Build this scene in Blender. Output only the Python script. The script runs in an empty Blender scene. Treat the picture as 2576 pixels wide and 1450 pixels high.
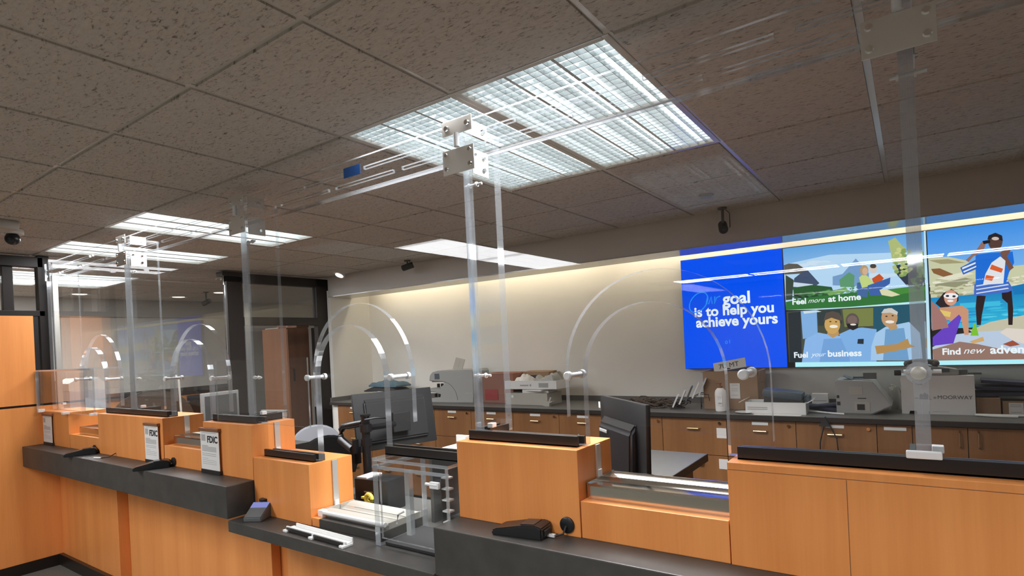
import bpy, bmesh, math, random
from mathutils import Vector, Matrix, Euler
random.seed(7)
C = bpy.context.scene.collection
SC = bpy.context.scene
PI = math.pi

# ------------------------------------------------------------------ camera, world, exposure
YAW = math.radians(35.0)
ROLL = math.atan(0.0484)
right = Vector((math.cos(YAW), math.sin(YAW), 0))
fwd = Vector((-math.sin(YAW), math.cos(YAW), 0))
up = Vector((0, 0, 1))
r2 = right * math.cos(ROLL) - up * math.sin(ROLL)
u2 = up * math.cos(ROLL) + right * math.sin(ROLL)
cam_d = bpy.data.cameras.new('camera')
cam = bpy.data.objects.new('camera', cam_d)
C.objects.link(cam)
m = Matrix((r2, u2, -fwd)).transposed().to_4x4()
m.translation = Vector((0, 0, 1.65))
cam.matrix_world = m
cam_d.sensor_width = 36.0
cam_d.lens = 36.0 * 1435.0 / 2576.0
cam_d.shift_y = 139.0 / 2576.0
cam_d.clip_start = 0.02
SC.camera = cam

w = bpy.data.worlds.new('world')
SC.world = w
w.use_nodes = True
w.node_tree.nodes['Background'].inputs[0].default_value = (0.9, 0.85, 0.8, 1)
w.node_tree.nodes['Background'].inputs[1].default_value = 0.02
SC.view_settings.view_transform = 'Standard'
SC.view_settings.look = 'None'
SC.view_settings.gamma = 1.0
SC.view_settings.use_curve_mapping = False
SC.view_settings.exposure = 0.0
SC.cycles.max_bounces = 10
SC.cycles.diffuse_bounces = 6
SC.cycles.glossy_bounces = 4
SC.cycles.transparent_max_bounces = 48
SC.cycles.sample_clamp_indirect = 4.0
SC.cycles.caustics_reflective = False
SC.cycles.caustics_refractive = False
TUBE = 6.0       # brightness of the fluorescent tubes
LAMP = 37.0      # light given off by one fitting
COVE = 22.0      # brightness of the strip hidden in the wall slot

# ------------------------------------------------------------------ materials
def lin(c):
    return tuple((x / 255 / 12.92) if x / 255 <= 0.04045 else ((x / 255 + 0.055) / 1.055) ** 2.4 for x in c)

def newmat(name):
    m = bpy.data.materials.new(name)
    m.use_nodes = True
    nt = m.node_tree
    return m, nt, nt.nodes['Principled BSDF']

def pm(name, col, rough=0.5, metal=0.0, spec=0.5, noise=0.0, nscale=8.0, bump=0.0, bscale=60.0):
    m, nt, b = newmat(name)
    b.inputs['Base Color'].default_value = (*col, 1)
    b.inputs['Roughness'].default_value = rough
    b.inputs['Metallic'].default_value = metal
    b.inputs['Specular IOR Level'].default_value = spec
    if noise or bump:
        tc = nt.nodes.new('ShaderNodeTexCoord')
        n = nt.nodes.new('ShaderNodeTexNoise'); n.inputs['Scale'].default_value = nscale; n.inputs['Detail'].default_value = 4
        nt.links.new(tc.outputs['Object'], n.inputs['Vector'])
        if noise:
            mr = nt.nodes.new('ShaderNodeMapRange'); mr.inputs['From Min'].default_value = 0.3; mr.inputs['From Max'].default_value = 0.7
            mr.inputs['To Min'].default_value = 1 - noise; mr.inputs['To Max'].default_value = 1 + noise
            nt.links.new(n.outputs['Fac'], mr.inputs['Value'])
            mx = nt.nodes.new('ShaderNodeVectorMath'); mx.operation = 'SCALE'; mx.inputs[0].default_value = col
            nt.links.new(mr.outputs['Result'], mx.inputs['Scale'])
            nt.links.new(mx.outputs['Vector'], b.inputs['Base Color'])
        if bump:
            n2 = nt.nodes.new('ShaderNodeTexNoise'); n2.inputs['Scale'].default_value = bscale; n2.inputs['Detail'].default_value = 5
            nt.links.new(tc.outputs['Object'], n2.inputs['Vector'])
            bp = nt.nodes.new('ShaderNodeBump'); bp.inputs['Strength'].default_value = bump; bp.inputs['Distance'].default_value = 0.01
            nt.links.new(n2.outputs['Fac'], bp.inputs['Height']); nt.links.new(bp.outputs['Normal'], b.inputs['Normal'])
    return m

def wood(name, c1, c2, rough=0.38, sx=7.0, sz=0.35):
    m, nt, b = newmat(name)
    tc = nt.nodes.new('ShaderNodeTexCoord')
    mp = nt.nodes.new('ShaderNodeMapping'); mp.inputs['Scale'].default_value = (sx, sx, sz)
    n = nt.nodes.new('ShaderNodeTexNoise'); n.inputs['Scale'].default_value = 1.0; n.inputs['Detail'].default_value = 5; n.inputs['Roughness'].default_value = 0.55
    mp2 = nt.nodes.new('ShaderNodeMapping'); mp2.inputs['Scale'].default_value = (150, 150, 5)
    n2 = nt.nodes.new('ShaderNodeTexNoise'); n2.inputs['Scale'].default_value = 1.0; n2.inputs['Detail'].default_value = 3
    nt.links.new(tc.outputs['Object'], mp.inputs['Vector']); nt.links.new(mp.outputs['Vector'], n.inputs['Vector'])
    nt.links.new(tc.outputs['Object'], mp2.inputs['Vector']); nt.links.new(mp2.outputs['Vector'], n2.inputs['Vector'])
    ad = nt.nodes.new('ShaderNodeMath'); ad.operation = 'MULTIPLY_ADD'; ad.inputs[1].default_value = 0.22
    nt.links.new(n2.outputs['Fac'], ad.inputs[0]); nt.links.new(n.outputs['Fac'], ad.inputs[2])
    cr = nt.nodes.new('ShaderNodeValToRGB')
    cr.color_ramp.elements[0].position = 0.38; cr.color_ramp.elements[0].color = (*c1, 1)
    cr.color_ramp.elements[1].position = 0.82; cr.color_ramp.elements[1].color = (*c2, 1)
    nt.links.new(ad.outputs[0], cr.inputs['Fac']); nt.links.new(cr.outputs['Color'], b.inputs['Base Color'])
    b.inputs['Roughness'].default_value = rough
    return m

def emis(name, col, s):
    m = bpy.data.materials.new(name); m.use_nodes = True; nt = m.node_tree
    nt.nodes.remove(nt.nodes['Principled BSDF'])
    e = nt.nodes.new('ShaderNodeEmission'); e.inputs[0].default_value = (*col, 1); e.inputs[1].default_value = s
    nt.links.new(e.outputs[0], nt.nodes['Material Output'].inputs[0])
    return m

def schlick(nt, f0, gain=1.0):
    g = nt.nodes.new('ShaderNodeNewGeometry')
    d = nt.nodes.new('ShaderNodeVectorMath'); d.operation = 'DOT_PRODUCT'
    nt.links.new(g.outputs['Normal'], d.inputs[0]); nt.links.new(g.outputs['Incoming'], d.inputs[1])
    a = nt.nodes.new('ShaderNodeMath'); a.operation = 'ABSOLUTE'; nt.links.new(d.outputs['Value'], a.inputs[0])
    s = nt.nodes.new('ShaderNodeMath'); s.operation = 'SUBTRACT'; s.inputs[0].default_value = 1.0; nt.links.new(a.outputs[0], s.inputs[1])
    p = nt.nodes.new('ShaderNodeMath'); p.operation = 'POWER'; p.inputs[1].default_value = 5.0; nt.links.new(s.outputs[0], p.inputs[0])
    q = nt.nodes.new('ShaderNodeMath'); q.operation = 'MULTIPLY_ADD'; q.inputs[1].default_value = gain * (1 - f0); q.inputs[2].default_value = f0
    nt.links.new(p.outputs[0], q.inputs[0])
    return q.outputs[0]

def clear_sheet(name, tint, f0, rough=0.0, gain=0.85):
    m = bpy.data.materials.new(name); m.use_nodes = True; nt = m.node_tree
    nt.nodes.remove(nt.nodes['Principled BSDF'])
    t = nt.nodes.new('ShaderNodeBsdfTransparent'); t.inputs[0].default_value = (*tint, 1)
    g = nt.nodes.new('ShaderNodeBsdfGlossy'); g.inputs['Roughness'].default_value = rough; g.inputs['Color'].default_value = (1, 1, 1, 1)
    mx = nt.nodes.new('ShaderNodeMixShader')
    nt.links.new(schlick(nt, f0, gain), mx.inputs[0]); nt.links.new(t.outputs[0], mx.inputs[1]); nt.links.new(g.outputs[0], mx.inputs[2])
    nt.links.new(mx.outputs[0], nt.nodes['Material Output'].inputs[0])
    return m

def edge_mat(name, rough=0.10, dif=0.24, glo=0.36):
    m = bpy.data.materials.new(name); m.use_nodes = True; nt = m.node_tree
    nt.nodes.remove(nt.nodes['Principled BSDF'])
    t = nt.nodes.new('ShaderNodeBsdfTransparent'); t.inputs[0].default_value = (0.9, 0.93, 0.95, 1)
    g = nt.nodes.new('ShaderNodeBsdfGlossy'); g.inputs['Roughness'].default_value = rough; g.inputs['Color'].default_value = (0.95, 0.97, 1, 1)
    d = nt.nodes.new('ShaderNodeBsdfTranslucent'); d.inputs[0].default_value = (0.9, 0.93, 0.97, 1)
    d2 = nt.nodes.new('ShaderNodeBsdfDiffuse'); d2.inputs[0].default_value = (0.9, 0.93, 0.97, 1)
    a0 = nt.nodes.new('ShaderNodeMixShader'); a0.inputs[0].default_value = 0.5
    nt.links.new(d.outputs[0], a0.inputs[1]); nt.links.new(d2.outputs[0], a0.inputs[2])
    a = nt.nodes.new('ShaderNodeMixShader'); a.inputs[0].default_value = dif
    nt.links.new(t.outputs[0], a.inputs[1]); nt.links.new(a0.outputs[0], a.inputs[2])
    b = nt.nodes.new('ShaderNodeMixShader'); b.inputs[0].default_value = glo
    nt.links.new(a.outputs[0], b.inputs[1]); nt.links.new(g.outputs[0], b.inputs[2])
    nt.links.new(b.outputs[0], nt.nodes['Material Output'].inputs[0])
    return m

def picture_mat(name, strength=1.0):
    """screen picture: emission from a colour attribute, glossy front"""
    m = bpy.data.materials.new(name); m.use_nodes = True; nt = m.node_tree
    nt.nodes.remove(nt.nodes['Principled BSDF'])
    at = nt.nodes.new('ShaderNodeAttribute'); at.attribute_name = 'pic'
    e = nt.nodes.new('ShaderNodeEmission'); e.inputs[1].default_value = strength
    nt.links.new(at.outputs['Color'], e.inputs[0])
    nt.links.new(e.outputs[0], nt.nodes['Material Output'].inputs[0])
    return m

def tile_mat():
    m, nt, b = newmat('fissured_tile')
    tc = nt.nodes.new('ShaderNodeTexCoord')
    mp = nt.nodes.new('ShaderNodeMapping'); mp.inputs['Scale'].default_value = (42, 105, 10); mp.inputs['Rotation'].default_value = (0, 0, 0.05)
    n = nt.nodes.new('ShaderNodeTexNoise'); n.inputs['Scale'].default_value = 1.0; n.inputs['Detail'].default_value = 6; n.inputs['Roughness'].default_value = 0.62; n.inputs['Distortion'].default_value = 0.6
    nt.links.new(tc.outputs['Object'], mp.inputs['Vector']); nt.links.new(mp.outputs['Vector'], n.inputs['Vector'])
    n3 = nt.nodes.new('ShaderNodeTexNoise'); n3.inputs['Scale'].default_value = 160; n3.inputs['Detail'].default_value = 3
    nt.links.new(tc.outputs['Object'], n3.inputs['Vector'])
    cr = nt.nodes.new('ShaderNodeValToRGB')
    e = cr.color_ramp.elements
    e[0].position = 0.30; e[0].color = (0.17, 0.145, 0.12, 1)
    e[1].position = 0.44; e[1].color = (0.61, 0.555, 0.50, 1)
    x = e.new(0.75); x.color = (0.70, 0.645, 0.585, 1)
    nt.links.new(n.outputs['Fac'], cr.inputs['Fac']); nt.links.new(cr.outputs['Color'], b.inputs['Base Color'])
    b.inputs['Roughness'].default_value = 0.9; b.inputs['Specular IOR Level'].default_value = 0.15
    mm = nt.nodes.new('ShaderNodeMath'); mm.operation = 'MULTIPLY_ADD'; mm.inputs[1].default_value = 0.35
    nt.links.new(n3.outputs['Fac'], mm.inputs[0]); nt.links.new(n.outputs['Fac'], mm.inputs[2])
    bp = nt.nodes.new('ShaderNodeBump'); bp.inputs['Strength'].default_value = 0.55; bp.inputs['Distance'].default_value = 0.012
    nt.links.new(mm.outputs[0], bp.inputs['Height']); nt.links.new(bp.outputs['Normal'], b.inputs['Normal'])
    return m

M = {}
M['tile'] = tile_mat()
M['tbar'] = pm('ceiling_bar_paint', (0.60, 0.565, 0.515), 0.22, 0, 0.7)
M['wall'] = pm('cream_wall_paint', (0.80, 0.775, 0.72), 0.75, noise=0.02, nscale=3, bump=0.05, bscale=200)
M['wallgrey'] = pm('grey_wall_paint', (0.60, 0.585, 0.555), 0.7, noise=0.03, nscale=2)
M['trimpaint'] = pm('satin_trim_paint', (0.50, 0.48, 0.45), 0.16, 0, 0.8)
M['carpet'] = pm('grey_carpet', (0.14, 0.14, 0.12), 0.95, noise=0.15, nscale=120, bump=0.4, bscale=300)
M['maple'] = wood('orange_maple', (0.70, 0.238, 0.060), (0.86, 0.335, 0.095))
M['cab'] = wood('brown_cabinet_wood', (0.205, 0.083, 0.026), (0.31, 0.140, 0.050), 0.45, 9, 0.6)
M['redwood'] = wood('red_brown_wood', (0.19, 0.075, 0.031), (0.27, 0.112, 0.050), 0.5)
M['lam'] = pm('charcoal_laminate', (0.047, 0.043, 0.038), 0.45, noise=0.18, nscale=14)
M['greytop'] = pm('grey_laminate', (0.125, 0.122, 0.115), 0.42, noise=0.05, nscale=20)
M['darkedge'] = pm('dark_edge_band', (0.025, 0.022, 0.02), 0.4)
M['black'] = pm('black_plastic', (0.012, 0.012, 0.013), 0.32)
M['blackm'] = pm('matt_black_plastic', (0.022, 0.022, 0.022), 0.6)
M['chan'] = pm('bronze_black_channel', (0.016, 0.011, 0.009), 0.35)
M['frame'] = pm('dark_bronze_frame', (0.016, 0.012, 0.010), 0.5, 0, 0.25)
M['traysteel'] = pm('polished_tray_steel', (0.66, 0.60, 0.52), 0.16, 1.0)
M['hall'] = pm('dark_hall_paint', (0.20, 0.18, 0.16), 0.8, noise=0.03, nscale=2)
M['steel'] = pm('brushed_steel', (0.80, 0.765, 0.70), 0.36, 0.6)
M['chrome'] = pm('chrome', (0.85, 0.85, 0.85), 0.08, 1.0)
M['brass'] = pm('satin_brass', (0.75, 0.55, 0.28), 0.3, 1.0)
M['white'] = pm('white_plastic', (0.78, 0.78, 0.76), 0.4)
M['paper'] = pm('paper', (0.76, 0.74, 0.71), 0.8)
M['card'] = pm('corrugated_card', (0.34, 0.215, 0.13), 0.85, noise=0.06, nscale=10)
M['cardred'] = pm('reddish_card', (0.30, 0.14, 0.10), 0.85, noise=0.06)
M['red'] = pm('red_bag', (0.34, 0.05, 0.05), 0.7)
M['greyplastic'] = pm('grey_plastic', (0.36, 0.365, 0.35), 0.5)
M['greydark'] = pm('dark_grey_plastic', (0.10, 0.105, 0.105), 0.5)
M['beige'] = pm('beige_plastic', (0.42, 0.40, 0.35), 0.55)
M['navy'] = pm('navy_cloth', (0.045, 0.05, 0.085), 0.8, noise=0.1)
M['blue'] = pm('blue_cloth', (0.10, 0.17, 0.22), 0.85, noise=0.12, nscale=20)
M['slate'] = pm('slate_plastic', (0.075, 0.10, 0.12), 0.5)
M['tapeblue'] = pm('blue_painter_tape', (0.02, 0.11, 0.40), 0.6)
M['yellow'] = pm('yellow_plastic', (0.80, 0.68, 0.10), 0.5)
M['ink'] = pm('black_ink', (0.02, 0.02, 0.025), 0.7)
M['inkgrey'] = pm('grey_print', (0.42, 0.41, 0.40), 0.8)
M['screen'] = pm('dark_screen', (0.02, 0.022, 0.025), 0.15)
M['screenlit'] = emis('lit_terminal_screen', (0.35, 0.38, 0.85), 0.7)
M['chairdark'] = pm('brown_black_leather', (0.085, 0.056, 0.040), 0.5, noise=0.1)
M['chairgrey'] = pm('grey_chair_plastic', (0.55, 0.57, 0.62), 0.4)
M['doorgrey'] = pm('warm_grey_door', (0.40, 0.385, 0.35), 0.6)
M['clear'] = clear_sheet('clear_acrylic', (0.99, 0.992, 0.99), 0.024)
M['edge'] = edge_mat('polished_acrylic_edge')
M['finedge'] = edge_mat('clear_acrylic_edge', 0.05, 0.17, 0.22)
M['rod'] = pm('frosted_nylon', (0.85, 0.85, 0.85), 0.3)
M['tube'] = emis('fluorescent_tube', (0.93, 0.98, 1.0), TUBE)
M['cove'] = emis('warm_strip_lamp', (1.0, 0.88, 0.66), COVE)
M['down'] = emis('downlight_lens', (1.0, 0.92, 0.78), 2.2)
M['pan'] = pm('white_reflector', (0.84, 0.87, 0.87), 0.35)
M['louver'] = pm('louver_plastic', (0.74, 0.78, 0.79), 0.15, 0.55)
M['picture'] = picture_mat('screen_picture')
M['bluepic'] = emis('blue_screen', lin((0, 82, 246)), 1.0)
M['picwhite'] = emis('screen_lettering', (0.86, 0.95, 1.0), 1.0)
M['picblue'] = emis('screen_script', lin((40, 150, 250)), 1.0)
M['sideclear'] = clear_sheet('reflective_side_glass', (0.97, 0.975, 0.97), 0.075)
M['plain'] = clear_sheet('dull_acrylic_edge', (0.97, 0.975, 0.97), 0.0, 0.0, 0.05)
M['glassfront'] = clear_sheet('screen_glass', (1, 1, 1), 0.006)

# ------------------------------------------------------------------ mesh building
class MB:
    def __init__(s):
        s.bm = bmesh.new()
    def _tag(s, faces, mi):
        for f in faces: f.material_index = mi
    def box(s, x0, x1, y0, y1, z0, z1, bev=0.0, mi=0, rot=None, piv=None):
        r = bmesh.ops.create_cube(s.bm, size=1.0)
        vs = r['verts']
        for v in vs:
            v.co = Vector(((x0 + x1) / 2 + v.co.x * (x1 - x0), (y0 + y1) / 2 + v.co.y * (y1 - y0), (z0 + z1) / 2 + v.co.z * (z1 - z0)))
        fs = list({f for v in vs for f in v.link_faces})
        s._tag(fs, mi)
        if bev > 0:
            es = list({e for v in vs for e in v.link_edges})
            bb = bmesh.ops.bevel(s.bm, geom=es, offset=bev, segments=2, profile=0.6, affect='EDGES', material=-1)
            vs = list({v for f in bb['faces'] for v in f.verts} | {v for v in vs if v.is_valid})
        if rot is not None:
            bmesh.ops.rotate(s.bm, verts=[v for v in vs if v.is_valid], cent=piv or ((x0 + x1) / 2, (y0 + y1) / 2, (z0 + z1) / 2), matrix=rot)
        return s
    def cyl(s, p0, p1, r0, r1=None, seg=16, mi=0):
        p0 = Vector(p0); p1 = Vector(p1); r1 = r0 if r1 is None else r1
        d = (p1 - p0); L = d.length
        q = d.to_track_quat('Z', 'Y').to_matrix().to_4x4(); q.translation = (p0 + p1) / 2
        r = bmesh.ops.create_cone(s.bm, cap_ends=True, segments=seg, radius1=r0, radius2=r1, depth=L, matrix=q)
        s._tag({f for v in r['verts'] for f in v.link_faces}, mi)
        return s
    def ball(s, c, rx, ry=None, rz=None, seg=16, mi=0):
        ry = rx if ry is None else ry; rz = rx if rz is None else rz
        mt = Matrix.Translation(c) @ Matrix.Diagonal((rx, ry, rz, 1))
        r = bmesh.ops.create_uvsphere(s.bm, u_segments=seg, v_segments=max(8, seg // 2), radius=1.0, matrix=mt)
        s._tag({f for v in r['verts'] for f in v.link_faces}, mi)
        return s
    def prism(s, poly, a0, a1, axis='y', mi=0):
        """polygon in the two other axes, extruded a0..a1 along axis"""
        def P(p, a):
            if axis == 'y': return (p[0], a, p[1])
            if axis == 'x': return (a, p[0], p[1])
            return (p[0], p[1], a)
        A = [s.bm.verts.new(P(p, a0)) for p in poly]
        B = [s.bm.verts.new(P(p, a1)) for p in poly]
        n = len(poly); fs = [s.bm.faces.new(A), s.bm.faces.new(B[::-1])]
        for i in range(n): fs.append(s.bm.faces.new((A[i], B[i], B[(i + 1) % n], A[(i + 1) % n])))
        s._tag(fs, mi)
        bmesh.ops.recalc_face_normals(s.bm, faces=fs)
        return s
    def tube(s, pts, r, seg=8, mi=0):
        pts = [Vector(p) for p in pts]
        rings = []
        ref = Vector((0, 0, 1))
        for i, p in enumerate(pts):
            t = (pts[min(i + 1, len(pts) - 1)] - pts[max(i - 1, 0)]).normalized()
            if abs(t.dot(ref)) > 0.95: a = t.cross(Vector((1, 0, 0))).normalized()
            else: a = t.cross(ref).normalized()
            b = t.cross(a)
            rings.append([s.bm.verts.new(p + a * r * math.cos(2 * PI * k / seg) + b * r * math.sin(2 * PI * k / seg)) for k in range(seg)])
        fs = []
        for i in range(len(rings) - 1):
            for k in range(seg):
                fs.append(s.bm.faces.new((rings[i][k], rings[i][(k + 1) % seg], rings[i + 1][(k + 1) % seg], rings[i + 1][k])))
        fs.append(s.bm.faces.new(rings[0][::-1])); fs.append(s.bm.faces.new(rings[-1]))
        s._tag(fs, mi)
        bmesh.ops.recalc_face_normals(s.bm, faces=fs)
        return s
    def lathe(s, prof, c=(0, 0, 0), seg=24, mi=0):
        rings = []
        for r, z in prof:
            rings.append([s.bm.verts.new((c[0] + r * math.cos(2 * PI * k / seg), c[1] + r * math.sin(2 * PI * k / seg), c[2] + z)) for k in range(seg)])
        fs = []
        for i in range(len(rings) - 1):
            for k in range(seg):
                fs.append(s.bm.faces.new((rings[i][k], rings[i][(k + 1) % seg], rings[i + 1][(k + 1) % seg], rings[i + 1][k])))
        fs.append(s.bm.faces.new(rings[0][::-1])); fs.append(s.bm.faces.new(rings[-1]))
        s._tag(fs, mi); bmesh.ops.recalc_face_normals(s.bm, faces=fs)
        return s
    def cells(s, xs, zs, filled, y0, y1, axis='y'):
        """plate cut into a grid: filled(i,j) says which cells are solid; mi 0 faces, 1 edges"""
        nx, nz = len(xs) - 1, len(zs) - 1
        cache = {}
        def V(x, y, z):
            k = (round(x, 5), round(y, 5), round(z, 5))
            if k not in cache: cache[k] = s.bm.verts.new((x, y, z) if axis == 'y' else (y, x, z))
            return cache[k]
        F = lambda i, j: 0 <= i < nx and 0 <= j < nz and filled(i, j)
        fs = []
        def face(vs, mi):
            f = s.bm.faces.new(vs); f.material_index = mi; fs.append(f)
        for i in range(nx):
            for j in range(nz):
                if not F(i, j): continue
                a, b, c, d = xs[i], xs[i + 1], zs[j], zs[j + 1]
                face((V(a, y0, c), V(b, y0, c), V(b, y0, d), V(a, y0, d)), 0)
                face((V(a, y1, c), V(a, y1, d), V(b, y1, d), V(b, y1, c)), 0)
                if not F(i - 1, j): face((V(a, y0, c), V(a, y0, d), V(a, y1, d), V(a, y1, c)), 1)
                if not F(i + 1, j): face((V(b, y0, c), V(b, y1, c), V(b, y1, d), V(b, y0, d)), 1)
                if not F(i, j - 1): face((V(a, y0, c), V(a, y1, c), V(b, y1, c), V(b, y0, c)), 1)
                if not F(i, j + 1): face((V(a, y0, d), V(b, y0, d), V(b, y1, d), V(a, y1, d)), 1)
        bmesh.ops.recalc_face_normals(s.bm, faces=fs)
        return s
    def edges_by_normal(s, axis):
        s.bm.normal_update()
        for f in s.bm.faces:
            f.material_index = 0 if abs(f.normal[axis]) > 0.9 else 1
        return s
    def move(s, dx, dy, dz):
        bmesh.ops.translate(s.bm, verts=s.bm.verts[:], vec=(dx, dy, dz)); return s
    def rotz(s, a, c=(0, 0, 0)):
        bmesh.ops.rotate(s.bm, verts=s.bm.verts[:], cent=c, matrix=Matrix.Rotation(a, 3, 'Z')); return s
    def rotx(s, a, c=(0, 0, 0)):
        bmesh.ops.rotate(s.bm, verts=s.bm.verts[:], cent=c, matrix=Matrix.Rotation(a, 3, 'X')); return s
    def roty(s, a, c=(0, 0, 0)):
        bmesh.ops.rotate(s.bm, verts=s.bm.verts[:], cent=c, matrix=Matrix.Rotation(a, 3, 'Y')); return s

def obj(name, mb, mats, parent=None, smooth=False):
    me = bpy.data.meshes.new(name)
    mb.bm.to_mesh(me); mb.bm.free()
    if not isinstance(mats, (list, tuple)): mats = [mats]
    for x in mats: me.materials.append(M[x])
    if smooth:
        for p in me.polygons: p.use_smooth = True
        me.set_sharp_from_angle(angle=math.radians(35))
    o = bpy.data.objects.new(name, me); C.objects.link(o)
    if parent is not None: o.parent = parent
    return o

def tag(o, label, cat, group=None):
    o['label'] = label; o['category'] = cat
    if group: o['group'] = group
    return o

def thing(name, label, cat, loc=(0, 0, 0), rz=0.0, group=None):
    o = bpy.data.objects.new(name, None); C.objects.link(o)
    o.empty_display_size = 0.05
    o.location = loc; o.rotation_euler = (0, 0, rz)
    return tag(o, label, cat, group)

def solo(name, label, cat, mb, mats, loc=(0, 0, 0), rz=0.0, group=None, smooth=False):
    o = obj(name, mb, mats, None, smooth); o.location = loc; o.rotation_euler = (0, 0, rz)
    return tag(o, label, cat, group)

def struct(name, mb, mats):
    o = obj(name, mb, mats); o['kind'] = 'structure'; return o

def wpart(name, mb, mats, parent, smooth=False):
    """part whose mesh was written in world coordinates (unrotated parent)"""
    l = parent.location
    mb.move(-l.x, -l.y, -l.z)
    return obj(name, mb, mats, parent, smooth)

def dup(root, loc, rz, label, group=None):
    r = root.copy(); C.objects.link(r); r.location = loc; r.rotation_euler = (0, 0, rz)
    r['label'] = label
    if group: r['group'] = group
    for ch in list(root.children):
        c = ch.copy(); C.objects.link(c); c.parent = r
        for g in list(ch.children):
            d = g.copy(); C.objects.link(d); d.parent = c
    return r

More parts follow.
